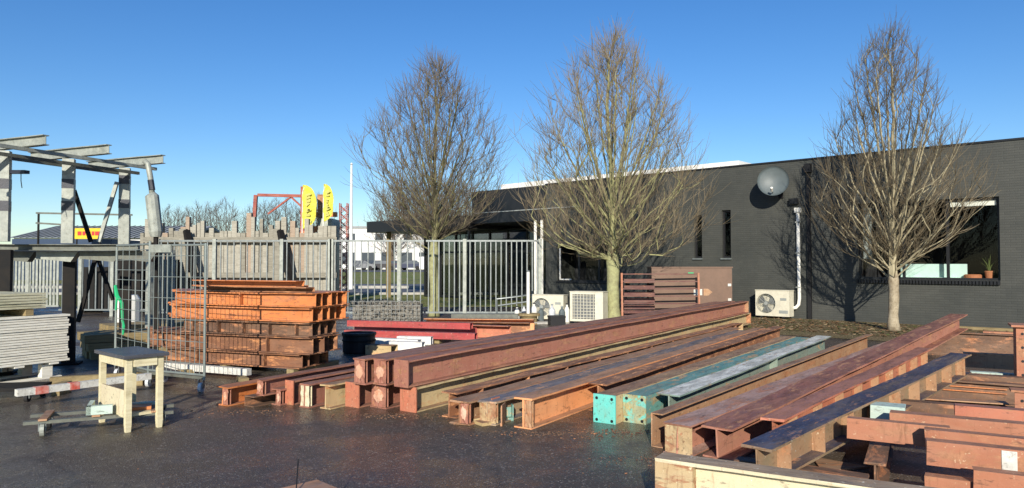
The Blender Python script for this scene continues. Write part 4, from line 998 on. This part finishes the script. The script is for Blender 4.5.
# -- group C
Yc = yawv(975)
beam('low brown beam with regular web stiffeners right of the maroon stack', gb(449, 418), yawv(985), 10.5, .27, .20, 'brown', stiff=11, fplate='olive', tf=.016)
beam('rust brown beam with wide bottom flange standing out at its near end', gb(459, 425), Yc, 9.8, .24, .24, 'tan', cap=(-.11, -.005, 'scab'), rag=.02)
beam('slate grey topped beam with flaking paint beside the orange beam', gb(487, 425), Yc, 9.2, .235, .22, 'slate', rag=.02, cap=(-.1, .1, 'creamflake'))
beam('salmon orange beam with long bright sunlit web beside the turquoise end plate', gb(523, 429), Yc, 9.2, .30, .20, 'orange', plate=None, extra='x', cap=(-.09, .0, 'palegreen' if 0 else 'tan'), stiff=1)
beam('brown rusted beam with ragged top flange behind the turquoise end plates', gb(598, 412), Yc, 8.6, .305, .22, 'brown', rag=.03)
Ye = yawv(1014)
beam('turquoise box beam with bolted turquoise end plate', gb(605, 423.5), Ye, 7.2, .285, .235, 'olive', sec='B', plate='teal', holes=1)
beam('second box beam with flaking turquoise end plate', gb(635, 423.5), Ye, 7.0, .28, .235, 'tealtop', sec='B', plate='tealflake', holes=1)
beam('beam with worn white painted top flange right of the turquoise beams', gb(669, 426), Ye, 7.1, .31, .24, 'whitetop', rag=.01, stiff=1)
# small welded lug on the orange web
p = gb(523, 429)+dirv(975)*.75; mb = MB(); mb.b2(0, .11, -.02, .06, 0, .07)
# junk pieces jammed in the near end
for i, (px, py, z, m_, lab, dims, ry) in enumerate((
  (494, 421, .02, 'redox', 'short crimson offcut standing among the near beam ends', (.14, .05, .24), .35),
  (503, 424, .02, 'tan', 'tan offcut plate leaning on the slate grey beam end', (.20, .02, .20), -.1),
  (510, 420, .06, 'tealtop', 'small green painted offcut beside the orange beam end', (.07, .06, .16), .3),
  (484, 424, .0, 'olive', 'crumpled pale offcut lying on the bottom flange', (.16, .14, .06), .1))):
    o_ = gb(px, py); mb = MB(); d0, d1, d2 = dims
    mb.b2(-d0/2, d0/2, -d1/2, d1/2, 0, .03); mb.b2(-d0/2, d0/2, -d1/2, -d1/2+.012, .031, d2); mb.b2(d0/2-.012, d0/2, -d1/2+.013, d1/2, .031, d2*.8)
    single('steel_offcut', mb, m_, lab, 'offcut', (o_.x, o_.y-.03, .006), 0, None, rot=(0, 0, yawv(975)+.4*i))
# -- group F: right hand long beams
def beam2(label, p, q, L=None, **k):
    d = q-p; return beam(label, p, math.atan2(d.y, d.x), L or d.length, pitch=math.atan2(d.z, math.hypot(d.x, d.y)), **k)
beam('narrow tan brown beam along the left side of the right hand group', gb(657, 448), yawv(1058), 8.9, .30, .11, 'tan', sec='C', rag=.004)
beam('pink topped beam with cream scaled near end left of the dark red one', Vector((1.375, 6.05, 0)), yawv(1100), 9.3, .265, .25, 'pinkflake', cap=(-.115, .115, 'creamflake'), rag=.012)
beam2('long dark red topped beam whose far end rises highest at right', Vector((1.68, 5.93, 0)), Vector((8.05, 13.0, .43)), h=.27, b=.27, m='maroon', rag=.012, tf=.02, stiff=0)
beam2('red beam with ragged tan near tip and stiffened web beneath the dark red one', Vector((2.04, 5.68, .17)), Vector((5.72, 10.0, .22)), h=.22, b=.18, m='redox', stiff=9, rag=.03, extra='tan')
beam2('navy topped beam with stiffened sides, nearest of the long right hand beams', Vector((1.66, 4.92, .13)), Vector((5.5, 8.85, .27)), h=.235, b=.22, m='navy', stiff=9, rag=.012, extra='tan')
# cross bearers that carry the raised ends
def bearer(label, p, yaw, L, h, b=.14, m='darkrust'): beam(label, p, yaw, L, h, b, m)
bearer('dark cross bearer under the near ends of the raised beams', Vector((2.75, 5.95, 0)) if 0 else Vector((1.7, 5.5, 0)), -.55, .9, .128)
bearer('dark cross bearer under the far end of the navy topped beam', Vector((4.6, 8.75, 0)), -.5, 1.8, .25)
bearer('dark cross bearer under the far end of the red stiffened beam', Vector((5.1, 9.95, 0)), -.5, 1.1, .20)
bearer('dark cross bearer under the raised tip of the dark red beam', Vector((7.2, 12.9, 0)), -.5, 1.5, .41)
# -- group R: cross stacked beams at lower right
XD = Vector((.868, -.496, 0)); XA = math.atan2(-.496, .868)
def xbeam(label, px, py, Y, h, L, m, b=.12, rot=0, **k):   # px,py = top-left corner at depth Y
    k.setdefault('sec', 'F'); k.setdefault('name', 'steel_girder' if L > .5 else None)
    p = A(px, py, Y); z = p.z-h
    return beam(label, Vector((p.x, p.y, z)), XA+rot, L, h, b, m, **k)
beam('front cream webbed beam with brown top flange crossing the lower right corner', Vector((.93, 4.58, 0)), XA-.01, 4.6, .40, .17, 'cream', tf=.022, extra='x', stiff=0, cap=None, rag=.004)
mb = MB(); p = Vector((.93, 4.58, 0)); 
t = thing('rusty_patch_plate', 'rusty flaked plate welded on the left end of the front cream beam', 'plate', p, XA-.01)
mb = MB(); mb.b2(.0, .235, -.083, -.0075, .024, .376); part('plate', mb, 'creamflake', t)
xbeam('orange beam with a rounded left end over the dark gap', 848, 417, 5.62, .155, .68, 'salmon', b=.09, sec='F')
xbeam('topmost salmon beam of the near right stack', 890, 411, 5.92, .16, 3.2, 'salmon', b=.13)
xbeam('salmon beam just below the topmost one in the near right stack', 925, 428, 5.22, .10, 3.0, 'salmon', b=.10)
xbeam('deep webbed salmon beam with a white paint patch in the near right stack', 926, 439, 5.03, .165, 3.0, 'salmon', b=.11, tf=.012)
mb = MB(); q = A(926, 439, 5.03); o_ = Vector((q.x, q.y, q.z-.165))+XD*.43+Vector((-.496, -.868, 0))*.058
tp = thing('white_paint_patch', 'white sticker sheet on the deep salmon beam at right', 'sticker', o_, XA)
mb = MB(); mb.b2(0, .085, -.002, .0, .01, .155); part('sheet', mb, 'whitestrip', tp)
xbeam('short salmon offcut beam low in the near right stack', 925, 474, 4.86, .15, .30, 'salmon', b=.10)
xbeam('lowest salmon beam at the right edge of the near stack', 973, 468, 4.7, .24, 2.4, 'salmon', b=.11)
xbeam('pinkish beam lying behind the topmost salmon beam at the right edge', 954, 404, 6.35, .15, 2.6, 'redox', b=.13)
xbeam('short pale green painted offcut between the navy beam and the salmon stack', 871, 403, 6.25, .11, .26, 'palegreen', b=.2, name='steel_offcut')
xbeam('tan beam beyond the dark gap at right with a bare sunlit web', 963, 352, 10, .20, 1.6, 'tan', b=.12)
xbeam('pale green beam with bolt holes at the right edge', 970, 371, 9.0, .12, 1.5, 'palegreen', b=.12)
xbeam('far salmon beam lying near the wall at right', 983, 331, 15, .17, 2.2, 'salmon', b=.2)
xbeam('salmon beam just before the far one near the wall at right', 996, 340, 13, .24, 2.0, 'salmon', b=.15)
xbeam('thin flat orange steel strip above the dark gap', 933, 383, 8.6, .06, .72, 'orange2', b=.18, sec='C')
xbeam('tan steel strip lying crosswise just behind the pale green offcut', 905, 396, 7.6, .05, .9, 'tan', b=.16, sec='C', rot=.12)
xbeam('long dark beam added for the shade in the gap behind the salmon stack', 893, 399, 7.2, .14, 2.6, 'darkrust', b=.14)  # added dark section, stands in for the shade between the stacked beams
xbeam('dark beam added for the shade farther back in the gap below the tan beam', 925, 371, 8.9, .12, 2.6, 'darkrust', b=.16)  # another added dark section, deepens the shaded gap farther back
# upright holed column base at the right edge
cp = A(1016, 327, 8.5); ht = cp.z
t = thing('holed_column', 'orange holed steel column end standing at the right edge', 'steel column', (cp.x, cp.y, 0), XA)
mb = MB(); mb.b2(0, .9, 0, .03, 0, ht); mb.b2(0, .03, .031, .30, 0, ht); mb.b2(0, .9, .301, .33, 0, ht); mb.b2(-.05, .95, -.05, .36, ht+.001, ht+.025); part('column', mb, 'salmon', t)
for k in range(5):
    for x in (.06, .3): q = MB(); q.cyl((x, -.004, .14+k*.16), (x, -.001, .14+k*.16), .016, 10); part('bolt_hole', q, 'black', t)
cp = A(1011, 390, 7.0)
t = thing('holed_bracket', 'small orange holed bracket end below the column at the right edge', 'steel bracket', (cp.x, cp.y, 0), XA)
mb = MB(); mb.b2(0, .7, 0, .2, cp.z-.02, cp.z); mb.b2(.03, .7, .02, .035, 0, cp.z-.021); part('bracket', mb, 'salmon', t)
for x in (.09, .25): q = MB(); q.cyl((x, .014, cp.z-.1), (x, .019, cp.z-.1), .014, 10); part('bolt_hole', q, 'black', t)
# bearers under the near stack
SD2 = math.atan2(.868, .496)
for i, (x, y, z, L) in enumerate(((3.15, 4.55, .0, 2.2), (3.9, 4.1, 0, 2.2))):
    beam(['lower dark bearer running under the near right salmon stack', 'second dark bearer under the right end of the salmon stack'][i], Vector((x, y, z)), SD2, L, .10, .14, 'darkrust')
beam('dark bearer lying across under the rounded orange beam', Vector((2.55, 5.1, 0)), SD2, 1.5, .2, .14, 'darkrust')
mb = MB(); mb.add([(0, 0, 0), (.42, .12, 0), (.10, .42, 0), (0, 0, .015), (.42, .12, .015), (.10, .42, .015)], [(2, 1, 0), (3, 4, 5), (0, 1, 4, 3), (1, 2, 5, 4), (2, 0, 3, 5)])
single('triangular_plate', mb, 'tan', 'brown triangular steel plate lying on the ground in the gap', 'steel plate', G(822, 474)*1+Vector((0, 0, .008)))
# plank on the bed by the wall
p = A(958, 325.5, 16.2); mb = MB(); mb.b2(0, 4.5, -.06, .06, 0, .07); single('long_plank', mb, 'sleeper', 'long grey plank lying along the foot of the brick wall', 'plank', (W(5.4, .8).x, W(5.4, .8).y, .014), WA+.03)
# -- left orange stack of short beams
la = math.atan2(-.36, .933); ld_ = Vector((math.cos(la), math.sin(la), 0)); bd = Vector((.36, .933, 0)).normalized()
of = G(312, 377)
r = random.Random(12)
layers = [ # (z, h, left px, right px, material, count, label, spacing)
 (.11, .20, 168, 300, 'stackbrown', 4, 'dark brown beam in the lowest layer of the orange stack', .2, 2),
 (.32, .235, 150, 314, 'stackbrown', 4, 'rust brown beam in the second layer of the orange stack', .2, 2),
 (.565, .20, 185, 312, 'darkrust', 4, 'dark rusted beam in the third layer of the orange stack', .2, 5),
 (.775, .195, 171, 313, 'orange2', 5, 'bright orange beam in the lower of the two bright layers', .19, 0),
 (.985, .20, 175, 316, 'orange2', 5, 'bright orange beam in the upper of the two bright layers', .19, 1)]
def stack_beam(label, z, h, l, r_, m, k, sp, stf, grp, b=.165):
    q = of+ld_*((r_-312)/72.)+bd*sp*k+ld_*r.uniform(-.03, .03)*(k > 0)
    u = (l-512)/FPX; L = (q.x-u*q.y)/(ld_.x-u*ld_.y)*r.uniform(.96, 1.0); p = q-ld_*L
    return beam(label, Vector((p.x, p.y, z)), la+r.uniform(-.006, .006), L, h, b, m, stiff=stf if k == 0 else 0, tf=.014, tw=.01, group=grp, rag=.004)
for z, h, l, r_, m, n, lab, sp, stf in layers:
    for k in range(n):
        lb = ('front', 'second', 'third', 'fourth', 'fifth')[k]+' '+lab+('' if k == 0 else ', counted from the viewer')
        stack_beam(lb, z, h, l, r_, m, k, sp, stf, 'short beams of the orange stack')
for k, (z, h, l, r_, m) in enumerate(((1.19, .075, 199, 304, 'brown'), (1.268, .09, 197, 291, 'orange2'))):
    q = of+ld_*((r_-312)/72.)+bd*.1; u = (l-512)/FPX; L = (q.x-u*q.y)/(ld_.x-u*ld_.y); p = q-ld_*L
    beam(['thin brown channel second from the top of the orange stack', 'bright orange channel on the very top of the orange stack'][k], Vector((p.x, p.y, z)), la, L, h, .2, m, sec='C')
q = of+ld_*((280-312)/72.)+bd*.4; L = 1.2; p = q-ld_*L
beam('orange channel lying at the back of the stack top', Vector((p.x, p.y, 1.19)), la, L, .09, .2, 'orange2', sec='C')
for i, x in enumerate((-.3, -1.5)):
    p = of+ld_*x-bd*.1; mb = MB(); mb.b2(0, 1.1, -.06, .06, 0, .105); single('timber_bearer', mb, 'sleeper', ['right timber bearer under the orange beam stack', 'left timber bearer under the orange beam stack'][i], 'timber', p, math.atan2(bd.y, bd.x))
# small bright pieces under the stack
# ------------------------------------------------------------------ mid-ground: red tubes, white sections, gabion etc.
ra = math.atan2(-.30, .95); 
def rt(label, px, py, z, L, w_, h, m, rot=0, Y=None, name='steel_tube', grp=None, cat='steel tube'):
    p = G(px, py, z); return beam(label, Vector((p.x, p.y, z)), ra+rot, L, h, w_, m, sec='B', rag=0, name=name, group=grp, cat=cat)
rt('front lower crimson tube behind the maroon stack', 346, 336, .10, 2.85, .18, .13, 'redtube', .04)
rt('crimson tube lying on top of the pair behind the maroon stack', 349, 326, .235, 2.85, .18, .13, 'redtube', .03)
rt('crimson tube at the back of the pile behind the maroon stack', 356, 330, .10, 2.9, .18, .13, 'redtube', .05)
for i, (px, py, L) in enumerate(((374, 346, 1.0), (386, 349.5, .75), (398, 344, .7))):
    rt(['left white steel section before the crimson tubes', 'front white steel section before the crimson tubes', 'right white steel section before the crimson tubes'][i], px, py, .0, L, .16, .16, 'whitepaint', .10*i-.05, name='steel_section', cat='steel section')
rt('dull yellow green box section before the white sections', 369, 354, .0, .5, .26, .17, 'olive', 0, name='steel_section', cat='steel section')
for i, x in enumerate((362, 440)):
    mb = MB(); mb.b2(-.06, .06, -.2, .5, 0, .095); single('timber_bearer', mb, 'sleeper', ['left', 'right'][i]+' timber bearer under the crimson tubes', 'timber', G(x, 343)+Vector((0, .1, 0)), ra)
t = thing('black_drum', 'squat black drum between the orange stack and the maroon stack', 'drum', G(356, 354)+Vector((0, .25, 0)))
mb = MB(); mb.lathe([(0, 0), (.27, 0), (.29, .02), (.29, .30), (.31, .32), (.31, .36), (.27, .36), (.25, .33), (0, .33)], 22); part('shell', mb, 'black', t, smooth=False)
mb = MB(); mb.lathe([(.285, .2), (.305, .21), (.305, .23), (.285, .24)], 22); part('hoop', mb, 'blacksteel', t)
# gabion-like heap of mesh
t = thing('gabion_basket', 'long wire basket of grey rubble behind the crimson tubes', 'gabion', A(350, 320, 17.2)*Vector((1, 1, 0)) if 0 else Vector((A(350, 300, 17.4).x, 17.4, 0)), .0)
Lg = A(421, 300, 17.4).x-A(350, 300, 17.4).x; hg = A(0, 301, 17.4).z
rr = random.Random(9); mb = MB()
for k in range(1100):
    s = rr.uniform(.025, .06); c = (rr.uniform(.05, Lg-.05), rr.uniform(.04, .7), rr.uniform(.04, hg-.03)); 
    if c[1] > .15 and c[2] < hg-.12: continue
    mb.box(c, (s*1.4, s, s), R=Matrix.Rotation(rr.uniform(0, 6), 3, 'Z')@Matrix.Rotation(rr.uniform(0, 6), 3, 'X'))
rb = part('rubble', mb, 'rope', t); tag(rb, kind='stuff')
mb = MB(); mb.b2(.04, Lg-.04, .12, .7, .02, hg-.1); part('core', mb, 'rope', t)
mb = MB()
for k in range(int(Lg/.1)+1): mb.tube([(k*.1, 0, 0), (k*.1, 0, hg)], .005, 4); mb.tube([(k*.1, 0, hg), (k*.1, .75, hg)], .005, 4)
for k in range(int(hg/.1)+1): mb.tube([(0, 0, k*.1), (Lg, 0, k*.1)], .005, 4)
part('wire_mesh', mb, 'galv', t)
# orange flats and grey plank by the gate
def flatbar(label, px, py, Y, L, w_, h, m, rot=0, name='steel_flat'):
    p = A(px, py, Y); mb = MB(); mb.b2(0, L, -w_/2, w_/2, -h, 0); o = single(name, mb, m, label, 'steel flat' if name == 'steel_flat' else 'board', p, ra+.2+rot); return o
for i, (lab, px, py, Y, L, w_, h, m, rot) in enumerate((
  ('long orange channel lying before the bar gate', 425, 318.5, 17.2, 2.6, .25, .16, 'orange', 0),
  ('second orange brown channel lying before the bar gate', 432, 322, 16.2, 2.2, .2, .13, 'brown', 0),
  ('short rust red channel lying before the bar gate', 470, 325, 15.6, .9, .2, .12, 'redox', -.2))):
    p = A(px, py, Y); beam(lab, Vector((p.x, p.y, .006)), ra+.2+rot, L, max(.1, p.z) if p.z > .12 else .16, w_, m, sec='C')
beam('grey green plank like channel lying at the foot of the gate', Vector((A(452, 310, 18.5).x, 18.5, .006)), -.05, 1.7, .32, .3, 'rackbeam', sec='B')
for i, (px, py, L, m_, lab, rot) in enumerate(((487, 333, .8, 'tan', 'tan torch cut beam stub near the maroon stack', .9), (478, 331, .7, 'scab', 'pale scabbed beam stub left of the tan one', .8), (497, 331, .8, 'orange', 'orange beam stub right of the tan one', 1.0))):
    beam(lab, G(px, py), rot, L, .2, .16, m_, rag=.03, name='girder_stub')
beam('dark steel section under the white sections', G(372, 362), ra, 1.8, .1, .2, 'darkrust')
mb = MB(); mb.b2(0, 1.5, 0, .5, 0, .05); single('pale_slab', mb, 'concrete', 'pale flat slab lying in front of the round stump', 'slab', (G(498, 325).x, G(498, 325).y, .01), .1)
# stump / cable drum, bottles, railing
t = thing('cable_drum', 'small round timber drum beside the white bottles', 'drum', G(529, 324))
mb = MB(); mb.lathe([(0, 0), (.30, 0), (.30, .04), (.22, .041), (.22, .22), (.30, .221), (.30, .27), (.27, .285), (0, .285)], 20); part('barrel', mb, 'sleeper', t)
rr = random.Random(4)
for i, (px, py) in enumerate(((517, 320), (524, 319), (534, 320), (541, 321), (546, 320), (552, 322), (557, 321), (562, 322), (567, 321))):
    h = rr.uniform(.34, .5); mb = MB(); r_ = rr.uniform(.07, .095)
    t = thing('gas_bottle', ['white', 'grey white', 'white', 'dark grey'][i % 4]+' small gas bottle, '+'first second third fourth fifth sixth seventh eighth ninth'.split()[i]+' from the left in the row', 'gas bottle', G(px, py+rr.uniform(0, 2)), 0, 'gas bottles before the air conditioners')
    mb.lathe([(0, 0), (r_, 0), (r_, h*.7), (r_*.7, h*.84), (.03, h*.9), (.03, h), (0, h)], 12); part('cylinder', mb, ['white', 'bag', 'white', 'dish'][i % 4], t, smooth=False)
    mb = MB(); mb.b2(-.035, .035, -.012, .012, h+.001, h+.04); part('valve', mb, 'galv' if i % 2 else 'black', t)
t = thing('white_post', 'slim white post standing before the gate end', 'post', Vector((A(528, 0, 19.2).x, 19.2, 0)))
mb = MB(); mb.tube([(0, 0, 0), (0, 0, A(0, 272, 19.2).z)], .045, 10); part('shaft', mb, 'white', t)
mb = MB(); mb.lathe([(.05, 0), (.05, .03), (0, .05)], 10); part('cap', mb, 'galv', t, loc=(0, 0, A(0, 272, 19.2).z+.001))
t = thing('low_railing', 'low grey tubular railing leaning before the gate', 'railing', Vector((A(497, 0, 19.3).x, 19.3, 0)))
mb = MB(); z1, z2 = A(0, 299, 19.3).z, A(0, 295, 19.3).z; mb.tube([(0, 0, 0), (0, 0, z1), (.85, 0, z2), (.85, 0, 0)], .03, 8); part('frame', mb, 'galv', t)
mb = MB(); mb.tube([(0.03, 0, z1-.18), (.82, 0, z2-.18)], .022, 8); part('mid_rail', mb, 'galv', t)
ac_unit('cream air conditioner with square coil guard standing left of the mossy tree', Vector((A(588, 0, 19.4).x, 19.4, 0)), -.42, .92, .78, .45, grid=True)
ac_unit('partly hidden cream air conditioner left of the one with the coil guard', Vector((A(549, 0, 20.2).x, 20.2, 0)), -.42, .95, .66, .34)
t = thing('dark_toolbox', 'squat black plastic box sitting beside the gas bottles', 'box', Vector((A(556, 0, 18.9).x, 18.9, 0)), .2)
mb = MB(); mb.b2(-.2, .2, -.15, .15, 0, .2); part('body', mb, 'black', t); mb = MB(); mb.b2(-.21, .21, -.16, .16, .201, .25); part('lid', mb, 'black', t)
# brown cabinet and rail panel
cabx = A(688, 0, 20.2)
t = thing('brown_cabinet', 'brown sheet metal cabinet with a pale arrow sticker behind the maroon beams', 'cabinet', Vector((cabx.x, 20.35, 0)), -.05)
hc = A(0, 268, 20).z; wd = 79/720*20
mb = MB(); mb.b2(-wd/2, wd/2, -.45, .45, .08, hc); part('body', mb, 'skip', t)
mb = MB(); mb.b2(-wd/2-.02, wd/2+.02, -.47, .47, hc+.001, hc+.035); part('lid', mb, 'skip', t)
mb = MB(); mb.b2(-wd/2+.1, -wd/2+.25, -.4, .4, 0, .079); mb.b2(wd/2-.25, wd/2-.1, -.4, .4, 0, .079); part('skid', mb, 'blacksteel', t)
mb = MB(); mb.b2(.05, .28, -.456, -.451, hc-.75, hc-.58); part('sticker', mb, 'whitestrip', t)
mb = MB(); mb.add([(.32, -.456, hc-.76), (.44, -.456, hc-.76), (.56, -.456, hc-.665), (.44, -.456, hc-.57), (.32, -.456, hc-.57)], [(0, 1, 2, 3, 4)]); part('arrow_sticker', mb, 'tan', t)
mb = MB(); mb.b2(-.1, .05, -.462, -.451, hc-.16, hc-.12); part('latch', mb, 'green', t)
for z in (.5, .9, 1.05): mb = MB(); mb.b2(wd/2-.12, wd/2-.03, -.47, -.451, hc-z, hc-z+.07); part('hinge', mb, 'whitestrip', t)
t = thing('slatted_gate', 'dark red frame panel with horizontal rails leaning on the brown cabinet', 'panel', Vector((A(621, 0, 19.45).x, 19.45, 0)), .0)
wp_ = (698-621)/720*19.45; hp = A(0, 273, 19.45).z
for x in (0, wp_): mb = MB(); mb.bar((x, 0, 0), (x, .1, hp), .05); part('stile', mb, 'salmon', t)
for k in range(7): z = hp*(.12+.88*k/6)-.03; mb = MB(); mb.bar((.026, .1*z/hp, z), (wp_-.026, .1*z/hp, z), .05, .03); part('rail', mb, 'gatered', t)
sp_ = thing('rail_stack', 'stack of dark red rails between the mossy tree and the cabinet', 'steel rails', Vector((A(622, 0, 19.9).x, 19.75, 0)), 0)
for k in range(7): 
    mb = MB(); mb.b2(0, .84, 0, .3, k*.18+.002, k*.18+.11); part('rail', mb, 'gatered', sp_)
    if k: 
        for x in (.08, .68): mb = MB(); mb.b2(x, x+.08, .02, .28, k*.18-.068, k*.18); part('spacer', mb, 'blacksteel', sp_)
# ------------------------------------------------------------------ foreground corner piece
o_ = A(317, 479.5, 4.45); hz = o_.z
t = thing('rusty_plate', 'rusty orange steel plate corner on a low stand at the bottom edge', 'steel plate', (o_.x, o_.y, 0), math.radians(-135))
mb = MB(); mb.b2(0, .62, -0.0, .8, hz-.02, hz); part('plate', mb, 'orange', t)
for x, y in ((.08, .08), (.54, .08), (.08, .72), (.54, .72)): mb = MB(); mb.bar((x, y, 0), (x, y, hz-.021), .05); part('leg', mb, 'brown', t)
t2 = A(303, 455, 4.5); mb = MB(); b0 = A(296, 500, 4.2); mb.tube([(b0.x, b0.y, hz+.001), (t2.x, t2.y-.1, t2.z)], .004, 5)
single('thin_wire', mb, 'black', 'thin black wire sticking up from the rusty plate at the bottom edge', 'wire')
# ------------------------------------------------------------------ leaf litter and loose bits
rr = random.Random(77); mb = MB()
for i in range(5200):
    tt = rr.uniform(-6, 9); o = rr.uniform(.05, 1)**.8*4.2
    if o > 2.4 and tt < 0: continue
    p = W(tt, o); s = rr.uniform(.02, .045); a = rr.uniform(0, 6.28); tl = rr.uniform(-.4, .4)
    mb.k = rr.choice((0, 0, 1, 2))
    R = Matrix.Rotation(a, 3, 'Z')@Matrix.Rotation(tl, 3, 'X')
    vs = [Vector((p.x, p.y, .03))+R@Vector(v) for v in ((-s, -s*.5, 0), (s, -s*.6, 0), (s*1.1, s*.6, .008), (-s*.8, s*.6, 0))]
    mb.add(vs, [(0, 1, 2, 3)])
leafm = [mat('dry_leaf', (.24, .14, .06), (.15, .08, .04), .9, bump=0), mat('pale_leaf', (.34, .26, .14), (.26, .18, .1), .9, bump=0), mat('moss_tuft', (.09, .10, .025), (.06, .08, .02), .9, bump=0)]
single('leaf_litter', mb, leafm, None, None, kind='stuff')['label'] = 'fallen leaves and moss scattered over the planting bed along the wall'
bpy.data.objects['leaf_litter']['category'] = 'leaf litter'
mb = MB()
for i in range(900):
    x = rr.uniform(-8, 5); y = rr.uniform(4.6, 15); 
    s = rr.uniform(.002, .005); 
    mb.box((x, y, .006+s*.4), (s*2, s*1.6, s), rz=rr.uniform(0, 3))
for cx, cy, n in ((.4, 6.9, 160), (-1.2, 7.7, 160), (-2.8, 7.9, 130), (1.0, 7.0, 100), (1.2, 6.0, 60)):
    for i in range(n):
        s = rr.uniform(.003, .011); mb.box((cx+rr.gauss(0, .35), cy-abs(rr.gauss(0, .12)), .006+s*.3), (s*2, s, s*.6), rz=rr.uniform(0, 3))
single('grit', mb, 'darkrust', 'loose grit and rust flakes scattered on the wet tarmac', 'grit', kind='stuff')
